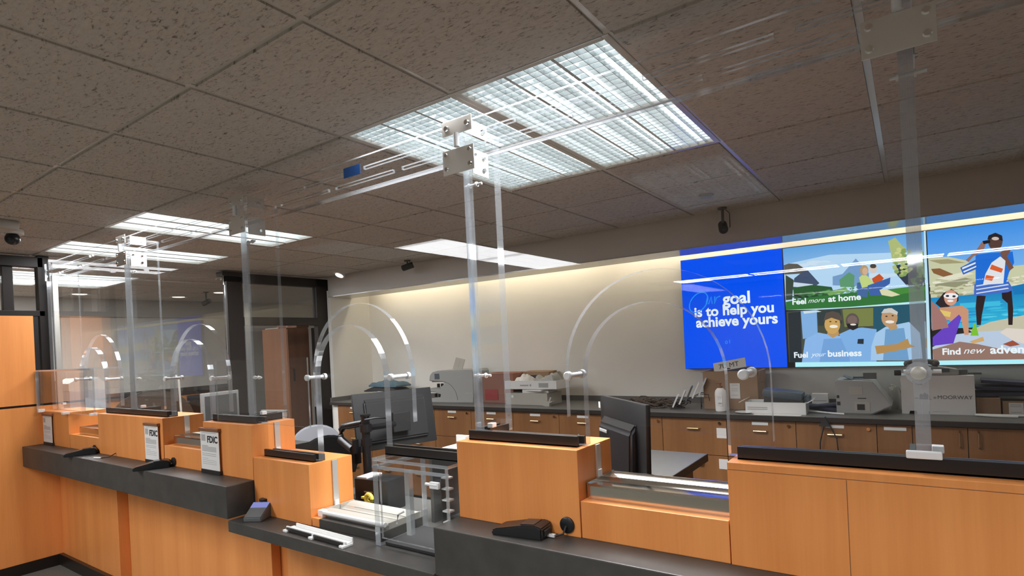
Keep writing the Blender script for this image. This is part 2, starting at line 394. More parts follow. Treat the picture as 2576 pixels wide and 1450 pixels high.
def text_bm(s, size, depth=0.0006, bold=0.0, shear=0.0, align='LEFT'):
    """lettering as a bmesh in the XZ plane, facing -Y, left end at the origin"""
    cu = bpy.data.curves.new('t', 'FONT'); cu.body = s; cu.size = size; cu.extrude = depth; cu.offset = bold; cu.shear = shear; cu.align_x = align
    cu.resolution_u = 4
    o = bpy.data.objects.new('t', cu); C.objects.link(o)
    dg = bpy.context.evaluated_depsgraph_get(); dg.update()
    me = bpy.data.meshes.new_from_object(o.evaluated_get(dg))
    mb = MB(); mb.bm.from_mesh(me)
    mb.rotx(PI / 2)
    bpy.data.objects.remove(o); bpy.data.meshes.remove(me); bpy.data.curves.remove(cu)
    return mb
PIC_A=[((150,198,238),[(-0.814,2.3),(-0.194,2.295),(0.143,2.298),(0.122,1.753),(-0.812,1.809)]),
((185,220,248),[(-0.811,2.173),(-0.49,2.21),(0.137,2.153),(0.127,1.891),(-0.81,1.927)]),
((95,92,85),[(-0.812,2.169),(-0.775,2.177),(-0.713,2.166),(-0.657,2.118),(-0.662,2.086),(-0.811,2.092)]),
((70,85,112),[(-0.741,2.056),(-0.685,2.097),(-0.645,2.11),(-0.567,1.999),(-0.621,1.962),(-0.761,1.967)]),
((205,222,238),[(-0.752,2.027),(-0.612,1.995),(-0.617,1.962),(-0.752,1.99)]),
((120,160,205),[(-0.476,2.041),(-0.409,2.054),(-0.319,2.16),(-0.24,2.04),(-0.244,1.943),(-0.478,1.974)]),
((60,75,65),[(-0.803,2.089),(-0.746,2.043),(-0.764,1.889),(-0.81,1.888)]),
((45,92,52),[(-0.754,1.982),(-0.612,1.991),(-0.486,1.962),(-0.467,1.901),(-0.748,1.892)]),
((95,155,115),[(-0.433,2.011),(-0.366,2.062),(-0.332,2.034),(-0.339,1.948),(-0.428,1.956)]),
((48,116,55),[(-0.81,1.873),(-0.655,1.895),(-0.21,1.911),(0.128,1.907),(0.123,1.791),(-0.812,1.809)]),
((120,170,95),[(-0.518,1.914),(-0.392,1.953),(-0.375,1.921),(-0.504,1.896)]),
((178,192,125),[(-0.113,2.26),(-0.068,2.281),(-0.033,2.218),(-0.011,2.197),(-0.015,2.091),(-0.09,2.091),(-0.101,2.191)]),
((52,62,80),[(-0.091,2.078),(-0.009,2.086),(0.095,2.078),(0.091,1.921),(-0.015,1.927),(-0.067,2.008)]),
((70,140,60),[(-0.157,1.909),(0.091,1.921),(0.094,1.886),(-0.107,1.86)]),
((120,150,90),[(0.051,2.154),(0.094,2.157),(0.091,1.974),(0.048,1.978)]),
((70,105,160),[(-0.318,1.971),(-0.247,1.964),(-0.255,1.864),(-0.322,1.874)]),
((198,216,135),[(-0.304,2.015),(-0.272,2.04),(-0.238,2.008),(-0.205,1.95),(-0.288,1.935)]),
((185,158,115),[(-0.242,2.062),(-0.244,2.049),(-0.249,2.038),(-0.256,2.03),(-0.265,2.027),(-0.274,2.028),(-0.283,2.033),(-0.29,2.042),(-0.294,2.055),(-0.295,2.068),(-0.293,2.081),(-0.287,2.092),(-0.28,2.1),(-0.271,2.103),(-0.262,2.102),(-0.254,2.097),(-0.247,2.087),(-0.243,2.075)]),
((215,180,150),[(-0.247,2.055),(-0.248,2.046),(-0.251,2.038),(-0.256,2.032),(-0.262,2.03),(-0.268,2.03),(-0.273,2.034),(-0.278,2.041),(-0.28,2.049),(-0.281,2.059),(-0.28,2.068),(-0.276,2.076),(-0.271,2.082),(-0.266,2.084),(-0.26,2.084),(-0.254,2.08),(-0.25,2.073),(-0.247,2.065)]),
((222,205,195),[(-0.188,2.068),(-0.189,2.057),(-0.194,2.047),(-0.2,2.04),(-0.208,2.037),(-0.216,2.038),(-0.223,2.043),(-0.229,2.051),(-0.233,2.062),(-0.234,2.074),(-0.232,2.085),(-0.227,2.095),(-0.221,2.102),(-0.213,2.106),(-0.205,2.105),(-0.198,2.1),(-0.192,2.091),(-0.188,2.08)]),
((80,70,60),[(-0.191,2.087),(-0.193,2.082),(-0.196,2.077),(-0.202,2.074),(-0.208,2.073),(-0.215,2.074),(-0.222,2.076),(-0.227,2.081),(-0.23,2.086),(-0.231,2.092),(-0.23,2.097),(-0.226,2.102),(-0.221,2.105),(-0.214,2.106),(-0.207,2.105),(-0.201,2.102),(-0.196,2.098),(-0.192,2.093)]),
((205,85,40),[(-0.223,1.998),(-0.175,2.029),(-0.149,1.994),(-0.187,1.944),(-0.216,1.97)]),
((62,100,172),[(-0.252,1.95),(-0.109,1.995),(-0.114,1.95),(-0.18,1.907),(-0.17,1.87),(-0.243,1.876)]),
((222,220,180),[(-0.18,1.912),(-0.135,1.912),(-0.055,1.864),(-0.107,1.854),(-0.167,1.872)]),
((190,242,252),[(-0.744,1.793),(0.109,1.81),(0.108,1.796),(-0.745,1.774)]),
((70,76,62),[(-0.808,1.796),(0.13,1.791),(0.117,1.378),(-0.806,1.391)]),
((35,45,52),[(-0.797,1.786),(-0.706,1.788),(-0.715,1.389),(-0.802,1.391)]),
((130,178,228),[(-0.706,1.793),(-0.594,1.793),(-0.595,1.593),(-0.7,1.572)]),
((45,60,62),[(-0.591,1.789),(-0.435,1.786),(-0.425,1.677),(-0.588,1.669)]),
((120,130,70),[(-0.421,1.785),(-0.223,1.782),(-0.229,1.649),(-0.412,1.651)]),
((25,84,106),[(-0.22,1.788),(0.08,1.791),(0.075,1.387),(-0.236,1.394)]),
((205,228,238),[(-0.69,1.792),(-0.591,1.79),(-0.561,1.778),(-0.683,1.77)]),
((140,186,238),[(-0.684,1.571),(-0.59,1.618),(-0.516,1.598),(-0.379,1.575),(-0.369,1.382),(-0.715,1.389)]),
((115,165,222),[(-0.555,1.566),(-0.394,1.567),(-0.387,1.382),(-0.593,1.387)]),
((190,150,100),[(-0.522,1.64),(-0.456,1.637),(-0.45,1.595),(-0.495,1.571),(-0.531,1.603)]),
((205,165,95),[(-0.44,1.673),(-0.444,1.648),(-0.454,1.627),(-0.469,1.611),(-0.486,1.603),(-0.505,1.604),(-0.522,1.614),(-0.535,1.631),(-0.544,1.654),(-0.546,1.68),(-0.541,1.705),(-0.531,1.727),(-0.516,1.742),(-0.499,1.75),(-0.48,1.749),(-0.463,1.739),(-0.45,1.721),(-0.442,1.699)]),
((85,75,66),[(-0.553,1.705),(-0.532,1.766),(-0.487,1.777),(-0.443,1.76),(-0.42,1.706),(-0.439,1.701),(-0.496,1.727)]),
((245,240,225),[(-0.457,1.658),(-0.458,1.653),(-0.463,1.65),(-0.471,1.648),(-0.48,1.647),(-0.49,1.647),(-0.499,1.649),(-0.506,1.652),(-0.511,1.656),(-0.512,1.661),(-0.51,1.665),(-0.505,1.669),(-0.498,1.671),(-0.489,1.672),(-0.479,1.671),(-0.47,1.669),(-0.463,1.666),(-0.458,1.662)]),
((95,65,45),[(-0.497,1.698),(-0.498,1.696),(-0.499,1.695),(-0.501,1.694),(-0.504,1.693),(-0.506,1.693),(-0.509,1.694),(-0.511,1.695),(-0.512,1.697),(-0.512,1.699),(-0.512,1.7),(-0.51,1.702),(-0.508,1.703),(-0.506,1.703),(-0.503,1.703),(-0.501,1.702),(-0.499,1.701),(-0.498,1.7)]),
((95,65,45),[(-0.459,1.694),(-0.46,1.692),(-0.461,1.691),(-0.463,1.69),(-0.466,1.689),(-0.468,1.689),(-0.471,1.69),(-0.472,1.691),(-0.474,1.693),(-0.474,1.695),(-0.473,1.696),(-0.472,1.698),(-0.47,1.699),(-0.468,1.699),(-0.465,1.699),(-0.463,1.698),(-0.461,1.697),(-0.46,1.696)]),
((128,178,232),[(-0.45,1.599),(-0.369,1.636),(-0.299,1.641),(-0.209,1.623),(-0.219,1.379),(-0.376,1.382)]),
((92,80,78),[(-0.316,1.691),(-0.32,1.671),(-0.328,1.653),(-0.34,1.641),(-0.355,1.635),(-0.37,1.635),(-0.384,1.643),(-0.395,1.657),(-0.402,1.676),(-0.404,1.696),(-0.401,1.716),(-0.392,1.734),(-0.38,1.746),(-0.365,1.752),(-0.35,1.751),(-0.336,1.743),(-0.325,1.729),(-0.318,1.711)]),
((25,22,24),[(-0.4,1.675),(-0.322,1.671),(-0.327,1.638),(-0.359,1.623),(-0.391,1.641)]),
((120,100,95),[(-0.328,1.7),(-0.33,1.689),(-0.336,1.679),(-0.345,1.672),(-0.355,1.669),(-0.366,1.67),(-0.377,1.674),(-0.385,1.682),(-0.39,1.692),(-0.392,1.704),(-0.389,1.715),(-0.383,1.725),(-0.374,1.731),(-0.364,1.735),(-0.353,1.734),(-0.342,1.729),(-0.334,1.721),(-0.329,1.711)]),
((240,235,225),[(-0.336,1.665),(-0.337,1.663),(-0.34,1.661),(-0.346,1.66),(-0.352,1.659),(-0.359,1.66),(-0.366,1.661),(-0.371,1.663),(-0.374,1.665),(-0.375,1.667),(-0.374,1.669),(-0.37,1.671),(-0.365,1.672),(-0.359,1.673),(-0.352,1.672),(-0.345,1.671),(-0.34,1.669),(-0.337,1.667)]),
((30,45,55),[(-0.33,1.556),(-0.292,1.556),(-0.295,1.517),(-0.335,1.521)]),
((165,203,238),[(-0.247,1.497),(-0.216,1.596),(-0.153,1.638),(-0.011,1.665),(0.05,1.583),(0.058,1.387),(-0.255,1.394)]),
((110,160,205),[(-0.154,1.62),(-0.042,1.623),(-0.022,1.389),(-0.178,1.393)]),
((190,150,100),[(-0.152,1.665),(-0.092,1.67),(-0.079,1.625),(-0.124,1.609)]),
((192,152,112),[(-0.077,1.701),(-0.081,1.677),(-0.091,1.657),(-0.104,1.642),(-0.121,1.634),(-0.138,1.635),(-0.154,1.645),(-0.166,1.661),(-0.174,1.683),(-0.176,1.707),(-0.172,1.731),(-0.163,1.752),(-0.149,1.766),(-0.132,1.774),(-0.115,1.772),(-0.099,1.763),(-0.087,1.746),(-0.079,1.725)]),
((205,205,200),[(-0.176,1.739),(-0.156,1.769),(-0.11,1.772),(-0.074,1.741),(-0.079,1.719),(-0.119,1.739)]),
((240,235,225),[(-0.099,1.671),(-0.1,1.667),(-0.105,1.664),(-0.112,1.662),(-0.121,1.661),(-0.131,1.662),(-0.139,1.664),(-0.147,1.667),(-0.151,1.67),(-0.153,1.674),(-0.151,1.678),(-0.146,1.681),(-0.139,1.683),(-0.13,1.683),(-0.12,1.683),(-0.112,1.681),(-0.105,1.678),(-0.1,1.675)]),
((80,55,45),[(-0.137,1.714),(-0.138,1.712),(-0.139,1.71),(-0.141,1.709),(-0.143,1.709),(-0.146,1.709),(-0.148,1.71),(-0.15,1.711),(-0.151,1.713),(-0.151,1.715),(-0.151,1.716),(-0.149,1.718),(-0.147,1.719),(-0.145,1.72),(-0.143,1.719),(-0.141,1.719),(-0.139,1.717),(-0.138,1.716)]),
((80,55,45),[(-0.1,1.716),(-0.1,1.714),(-0.102,1.712),(-0.103,1.711),(-0.106,1.711),(-0.108,1.711),(-0.11,1.712),(-0.112,1.713),(-0.113,1.715),(-0.113,1.717),(-0.113,1.718),(-0.112,1.72),(-0.11,1.721),(-0.108,1.721),(-0.105,1.721),(-0.103,1.721),(-0.101,1.719),(-0.1,1.718)]),
((182,142,85),[(-0.224,1.5),(-0.091,1.509),(-0.023,1.546),(-0.014,1.506),(0.018,1.487),(-0.093,1.46),(-0.215,1.439)]),
((180,245,255),[(-0.762,1.39),(0.099,1.381),(0.099,1.346),(-0.763,1.353)]),
((195,232,250),[(0.1,2.302),(0.115,2.3),(0.105,1.381),(0.086,1.38)])]
PIC_B=[((95,172,242),[(0.112,2.298),(1.746,2.299),(1.73,1.76),(0.107,1.92)]),
((130,196,250),[(0.112,2.154),(1.74,2.093),(1.73,1.76),(0.107,1.92)]),
((205,208,172),[(0.117,2.108),(0.231,2.104),(0.323,2.067),(0.377,2.01),(0.576,2),(0.813,2.007),(1.736,1.96),(1.729,1.72),(0.374,1.831),(0.247,1.827),(0.122,1.827)]),
((140,98,62),[(0.131,2.03),(0.18,2.029),(0.253,1.98),(0.212,1.959),(0.144,1.998)]),
((165,160,120),[(0.12,2.092),(0.23,2.087),(0.323,2.05),(0.188,2.058)]),
((150,150,120),[(0.141,1.916),(0.319,1.949),(0.358,1.929),(0.263,1.887)]),
((230,228,205),[(0.157,1.958),(0.321,1.992),(0.366,1.97),(0.225,1.942)]),
((22,160,216),[(0.122,1.827),(0.247,1.827),(0.374,1.831),(0.616,1.878),(1.731,1.8),(1.724,1.559),(0.607,1.628),(0.436,1.605),(0.115,1.605)]),
((60,190,228),[(0.279,1.775),(0.493,1.775),(0.492,1.742),(0.284,1.741)]),
((15,120,190),[(0.558,1.859),(0.75,1.864),(0.748,1.809),(0.563,1.81)]),
((200,195,170),[(0.325,1.586),(0.437,1.638),(0.608,1.672),(1.726,1.626),(1.722,1.492),(0.37,1.55)]),
((188,206,228),[(0.11,1.475),(0.258,1.564),(0.371,1.575),(0.605,1.579),(1.723,1.519),(1.717,1.35),(0.113,1.386)]),
((150,118,106),[(0.116,1.462),(0.269,1.512),(0.367,1.491),(0.599,1.416),(1.718,1.365),(1.717,1.35),(0.12,1.386)]),
((226,216,206),[(0.484,1.565),(0.518,1.592),(0.621,1.578),(0.796,1.545),(0.793,1.459),(0.647,1.464),(0.546,1.509)]),
((160,80,60),[(0.495,1.486),(0.546,1.509),(0.581,1.479),(0.532,1.468)]),
((42,26,30),[(0.373,1.822),(0.42,1.814),(0.394,1.682),(0.387,1.62),(0.366,1.621),(0.364,1.743)]),
((42,26,30),[(0.502,1.84),(0.552,1.843),(0.556,1.712),(0.549,1.611),(0.528,1.612),(0.53,1.755),(0.503,1.79)]),
((70,110,200),[(0.363,1.899),(0.53,1.927),(0.561,1.842),(0.533,1.829),(0.357,1.818)]),
((225,235,245),[(0.373,1.889),(0.535,1.908),(0.541,1.901),(0.372,1.882)]),
((225,235,245),[(0.372,1.864),(0.535,1.883),(0.541,1.876),(0.371,1.857)]),
((225,235,245),[(0.371,1.839),(0.534,1.859),(0.54,1.852),(0.37,1.832)]),
((32,112,218),[(0.377,2.098),(0.455,2.101),(0.567,2.094),(0.572,2.02),(0.544,1.958),(0.525,1.885),(0.37,1.898)]),
((55,105,195),[(0.292,2.02),(0.383,2.068),(0.377,2),(0.306,1.97)]),
((230,238,248),[(0.302,2.019),(0.375,2.048),(0.375,2.037),(0.303,2.006)]),
((230,238,248),[(0.307,1.993),(0.378,2.023),(0.377,2.014),(0.31,1.983)]),
((150,112,100),[(0.323,2.067),(0.378,2.123),(0.395,2.15),(0.413,2.18),(0.433,2.168),(0.42,2.118),(0.364,2.087),(0.339,2.055)]),
((120,85,75),[(0.502,2.095),(0.543,2.122),(0.561,2.111),(0.538,2.065),(0.569,1.988),(0.547,1.97),(0.527,2.026)]),
((228,232,238),[(0.408,1.89),(0.424,1.963),(0.458,2.034),(0.504,2.07),(0.529,2.038),(0.513,1.888)]),
((222,98,50),[(0.458,2.022),(0.515,1.986),(0.506,1.961),(0.447,1.992)]),
((222,98,50),[(0.427,1.955),(0.469,1.94),(0.455,1.912),(0.419,1.926)]),
((88,64,58),[(0.519,2.166),(0.516,2.147),(0.509,2.131),(0.499,2.119),(0.487,2.114),(0.474,2.116),(0.462,2.124),(0.453,2.138),(0.447,2.157),(0.446,2.177),(0.449,2.196),(0.456,2.212),(0.466,2.224),(0.478,2.229),(0.491,2.227),(0.503,2.218),(0.512,2.204),(0.517,2.186)]),
((40,36,42),[(0.442,2.19),(0.449,2.218),(0.485,2.231),(0.518,2.207),(0.521,2.17),(0.483,2.192)]),
((210,190,180),[(0.502,2.189),(0.501,2.185),(0.497,2.182),(0.492,2.181),(0.486,2.18),(0.48,2.181),(0.474,2.183),(0.469,2.187),(0.465,2.191),(0.464,2.195),(0.466,2.198),(0.469,2.201),(0.474,2.203),(0.48,2.204),(0.487,2.203),(0.493,2.2),(0.498,2.197),(0.501,2.193)]),
((30,28,32),[(0.416,2.185),(0.455,2.188),(0.457,2.167),(0.422,2.163)]),
((42,30,36),[(0.146,1.786),(0.194,1.855),(0.239,1.878),(0.276,1.839),(0.274,1.793),(0.189,1.735),(0.17,1.758)]),
((205,150,118),[(0.169,1.754),(0.292,1.759),(0.325,1.729),(0.32,1.556),(0.297,1.557),(0.283,1.677),(0.241,1.65),(0.174,1.684)]),
((104,64,196),[(0.121,1.549),(0.213,1.639),(0.273,1.699),(0.285,1.677),(0.235,1.501),(0.119,1.488)]),
((228,200,110),[(0.162,1.741),(0.23,1.719),(0.223,1.684),(0.184,1.697)]),
((212,155,130),[(0.268,1.814),(0.266,1.796),(0.259,1.78),(0.249,1.769),(0.236,1.763),(0.224,1.764),(0.212,1.772),(0.203,1.785),(0.197,1.802),(0.195,1.821),(0.198,1.839),(0.205,1.855),(0.216,1.866),(0.228,1.872),(0.241,1.871),(0.252,1.863),(0.261,1.85),(0.267,1.833)]),
((242,242,245),[(0.274,1.827),(0.272,1.82),(0.264,1.814),(0.254,1.811),(0.24,1.809),(0.226,1.811),(0.213,1.814),(0.202,1.82),(0.195,1.826),(0.193,1.834),(0.196,1.84),(0.203,1.846),(0.214,1.85),(0.228,1.851),(0.242,1.85),(0.255,1.846),(0.265,1.841),(0.272,1.834)]),
((50,50,55),[(0.224,1.831),(0.224,1.828),(0.222,1.826),(0.219,1.825),(0.216,1.824),(0.213,1.824),(0.21,1.826),(0.207,1.827),(0.206,1.83),(0.205,1.833),(0.206,1.835),(0.208,1.837),(0.21,1.839),(0.214,1.839),(0.217,1.839),(0.22,1.838),(0.222,1.836),(0.224,1.834)]),
((50,50,55),[(0.26,1.825),(0.259,1.823),(0.258,1.821),(0.255,1.819),(0.252,1.818),(0.249,1.819),(0.246,1.82),(0.243,1.822),(0.242,1.824),(0.241,1.827),(0.242,1.829),(0.244,1.832),(0.246,1.833),(0.249,1.834),(0.253,1.833),(0.256,1.832),(0.258,1.83),(0.26,1.828)]),
((250,245,240),[(0.247,1.795),(0.246,1.792),(0.243,1.79),(0.238,1.789),(0.232,1.788),(0.226,1.789),(0.22,1.79),(0.216,1.792),(0.213,1.795),(0.212,1.798),(0.213,1.8),(0.216,1.802),(0.221,1.804),(0.226,1.804),(0.233,1.804),(0.238,1.802),(0.243,1.8),(0.246,1.798)]),
((165,118,112),[(0.123,1.805),(0.153,1.768),(0.202,1.674),(0.213,1.613),(0.12,1.595)]),
((125,195,52),[(0.329,1.55),(0.35,1.631),(0.36,1.634),(0.373,1.548)]),
((210,170,110),[(0.322,1.51),(0.395,1.54),(0.401,1.511),(0.341,1.496)]),
((180,245,255),[(0.092,1.384),(1.718,1.378),(1.717,1.35),(0.091,1.346)])]
# ------------------------------------------------------------------ the setting
CZ = 2.57
GX = lambda k: -0.09 - 0.62 * k        # ceiling bars across X
GY = lambda k: 0.975 + 0.62 * k        # ceiling bars across Y
# light fittings: (x0, x1, y0, y1, kind)
FIT = [
    (GX(2), GX(1), GY(1), GY(3), 'egg'), (GX(3), GX(2), GY(1), GY(3), 'egg'),
    (GX(7), GX(6), GY(1), GY(3), 'bar'), (GX(9), GX(8), GY(1), GY(3), 'bar'),
    (GX(12), GX(11), GY(1), GY(3), 'bar'), (GX(13), GX(12), GY(1), GY(3), 'bar'),
    (GX(6), GX(5), GY(-4), GY(-2), 'bar'), (GX(6), GX(5), GY(-6), GY(-4), 'bar'),
    (GX(-4), GX(-5), GY(-4), GY(-2), 'bar'),  # unseen fill fitting, added to light the right end of the counter
    (GX(2), GX(1), GY(-3), GY(-1), 'egg'), (GX(-1), GX(-2), GY(-3), GY(-1), 'egg'), (GX(7), GX(6), GY(-3), GY(-1), 'egg'),  # three invented fittings out of view, added to brighten the wooden counter fronts
]
for k in range(4):
    FIT.append((GX(5 - 2 * k) - 0.11, GX(3 - 2 * k) - 0.11, GY(-12) - 0.18, GY(-11) - 0.18, 'row'))
def in_fit(x, y):
    return any(a - 0.02 < x < b + 0.02 and c - 0.02 < y < d + 0.02 for a, b, c, d, k in FIT)

mb = MB()
for i in range(-7, 16):
    for j in range(-14, 7):
        x0, x1, y0, y1 = GX(i + 1), GX(i), GY(j), GY(j + 1)
        if y0 > 4.4: continue
        y1 = min(y1, 4.425)
        if x0 < -9.45 and x1 < -9.45: continue
        if in_fit((x0 + x1) / 2, (y0 + y1) / 2): continue
        if y0 < -5.8 and x1 < 3.0 and x0 > -3.9 and any(c < y1 and d > y0 and a < x1 and b > x0 for a, b, c, d, k in FIT if k == 'row'):
            continue
        mb.box(x0 + 0.0125, x1 - 0.0125, y0 + 0.0105, y1 - 0.0105, CZ - 0.008, CZ + 0.02)
mb.box(-9.6, 4.4, -7.7, 4.43, CZ + 0.16, CZ + 0.19)
struct('ceiling', mb, 'tile')
mb = MB()
for i in range(-7, 16):
    mb.box(GX(i) - 0.0115, GX(i) + 0.0115, -7.6, 4.43, CZ - 0.002, CZ + 0.016)
struct('trim_1', mb, 'tbar')['label'] = 'ceiling grid bars running towards the screens'
mb = MB()
for j in range(-13, 6):
    xs = [-9.45, 4.3]
    mb.box(-9.45, 4.3, GY(j) - 0.0115, GY(j) + 0.0115, CZ + 0.001, CZ + 0.014)
struct('trim_2', mb, 'tbar')['label'] = 'ceiling grid cross bars'

mb = MB(); mb.box(-9.7, 4.5, -7.7, 7.0, -0.05, 0.0)
struct('floor', mb, 'carpet')
mb = MB()   # wall behind the back counter
mb.box(-5.78, 4.3, 5.05, 5.15, 0, 2.62)
struct('wall_back', mb, 'wall')
mb = MB(); mb.box(-5.84, -5.78, 4.44, 5.15, 0, 2.40)
struct('wall_return', mb, 'wall')
mb = MB()   # bulkhead over the alcove, with the slot for the hidden strip behind it
mb.box(-5.80, 4.3, 4.43, 4.755, 2.325, 2.60)
mb.box(-5.80, 4.3, 4.755, 5.05, 2.56, 2.60)
struct('wall_bulkhead', mb, 'wallgrey')
mb = MB(); mb.box(-5.80, 4.3, 4.425, 4.765, 2.315, 2.325)
struct('trim_3', mb, 'trimpaint')['label'] = 'satin strip under the bulkhead edge'
mb = MB(); mb.box(4.3, 4.4, -7.7, 5.15, 0, 2.62)
struct('wall_right', mb, 'hall')
mb = MB(); mb.box(-9.7, 4.4, -7.8, -7.7, 0, 2.62)
struct('wall_front', mb, 'hall')
mb = MB(); mb.box(-5.95, -5.86, -7.7, 1.16, 0, 2.56)
struct('wall_left', mb, 'hall')
mb = MB()   # far office wall with a soffit band
mb.box(-9.6, -9.5, 0.5, 7.0, 0, 2.72)
mb.box(-9.5, -9.42, 0.5, 7.0, 2.31, 2.72, mi=1)
struct('wall_far', mb, ['wall', 'wallgrey'])
mb = MB(); mb.box(-9.6, -5.95, 0.4, 0.5, 0, 2.72)
struct('wall_side', mb, 'wall')
mb = MB(); mb.box(-9.6, -5.84, 7.0, 7.1, 0, 2.72)
struct('wall_end', mb, 'wall')
mb = MB(); mb.box(-5.95, -5.84, 5.15, 7.0, 0, 2.72)
struct('wall_corner', mb, 'wall')
mb = MB(); mb.box(-9.6, -5.84, 4.43, 7.1, CZ, CZ + 0.05)
struct('ceiling_office', mb, 'wallgrey')
mb = MB()   # wainscot and dark rail of the far wall
mb.box(-9.5, -9.47, 0.5, 5.25, 0.1, 1.09); mb.box(-9.5, -9.45, 0.5, 5.25, 1.09, 1.20, mi=1); mb.box(-9.5, -9.46, 0.5, 5.25, 0, 0.1, mi=1)
struct('trim_4', mb, ['maple', 'frame'])['label'] = 'wood wainscot with a dark rail on the far office wall'
mb = MB()
mb.box(-5.86, -5.835, 1.16, 1.70, 0, 0.09); mb.box(-5.86, -2.3, 1.672, 1.70, 0, 0.09)
struct('baseboard_left', mb, 'chan')

# far office door with lever and slots
d = thing('door_1', 'warm grey flush door with a lever in the far office wall', 'door', (-9.5, 5.75, 0)); d['kind'] = 'structure'
mb = MB(); mb.box(0.0, 0.045, -0.45, 0.45, 0.01, 2.08); obj('door_leaf', mb, 'doorgrey', d)
mb = MB()
mb.box(0.0, 0.06, -0.52, -0.45, 0, 2.13); mb.box(0.0, 0.06, 0.45, 0.52, 0, 2.13); mb.box(0.0, 0.06, -0.45, 0.45, 2.08, 2.13)
obj('door_frame', mb, 'wallgrey', d)
mb = MB(); mb.box(0.045, 0.055, 0.31, 0.36, 1.0, 1.5); mb.cyl((0.05, 0.33, 1.02), (0.11, 0.33, 1.02), 0.012); mb.cyl((0.1, 0.34, 1.02), (0.1, 0.22, 1.02), 0.01)
obj('door_handle', mb, 'frame', d)

# dark metal frame partition along the left side of the teller area
def frame_piece(name, boxes):
    mb = MB()
    for b in boxes: mb.box(*b, bev=0.004)
    return struct(name, mb, 'frame')
X0, X1 = -5.93, -5.85
pf = frame_piece('trim_5', [(X0, X1, 1.17, 1.28, 0, 2.545), (X0, X1, 1.62, 1.70, 0, 2.555), (X0, X1, 1.17, 1.66, 2.46, 2.545), (X0, X1, 1.17, 1.66, 2.058, 2.105),
     (X0 + 0.0, X0 + 0.05, 1.40, 1.47, 2.08, 2.50)])
pf['label'] = 'dark metal glazing frame above the wood panelled wall end'
pf = frame_piece('trim_6', [(X0, X1, 3.20, 3.37, 0, 2.54), (X0, X1, 4.30, 4.52, 0, 2.54), (X0, X1, 3.2, 4.5, 2.44, 2.54), (X0, X1, 3.37, 4.30, 1.98, 2.07),
     (X0 - 0.03, X1 + 0.02, 3.15, 3.40, 2.50, 2.545)])
pf['label'] = 'dark metal door frame with a transom rail beside the alcove'
mb = MB(); mb.box(-5.90, -5.885, 1.28, 1.62, 2.105, 2.46); mb.edges_by_normal(0)
struct('window_1', mb, ['clear', 'edge'])
mb = MB(); mb.box(-5.90, -5.885, 3.37, 4.30, 2.07, 2.44); mb.edges_by_normal(0)
struct('window_2', mb, ['clear', 'edge'])

# wood panelled wall end at the left, two panels with a black reveal
t = thing('wall_cladding', 'tall orange wood wall panel pair with a thin black joint at the left edge', 'wall panel', (-5.86, 1.45, 0))
mb = MB(); mb.box(-5.93, -5.842, 1.28, 1.575, 1.343, 2.06); wpart('upper_panel', mb, 'maple', t)
mb = MB(); mb.box(-5.93, -5.842, 1.28, 1.72, 0.09, 1.325); wpart('lower_panel', mb, 'maple', t)
mb = MB(); mb.box(-5.93, -5.855, 1.28, 1.60, 1.325, 1.343); mb.box(-5.93, -5.856, 1.575, 1.61, 1.343, 2.06); wpart('joint', mb, 'black', t)

# cove strip lamps hidden in the bulkhead slot
for k in range(6):
    x0 = -5.6 + k * 1.62
    mb = MB(); mb.cyl((x0 + 0.05, 4.83, 2.475), (x0 + 1.57, 4.83, 2.475), 0.014, seg=10)
    mb2 = MB(); mb2.box(x0, x0 + 1.6, 4.80, 4.86, 2.50, 2.56)
    t = thing('strip_lamp', 'warm strip lamp in the slot over the back wall', 'lamp', (x0 + 0.8, 4.83, 2.50), 0, 'strip lamps in the wall slot')
    wpart('tube', mb, 'cove', t); wpart('housing', mb2, 'white', t)

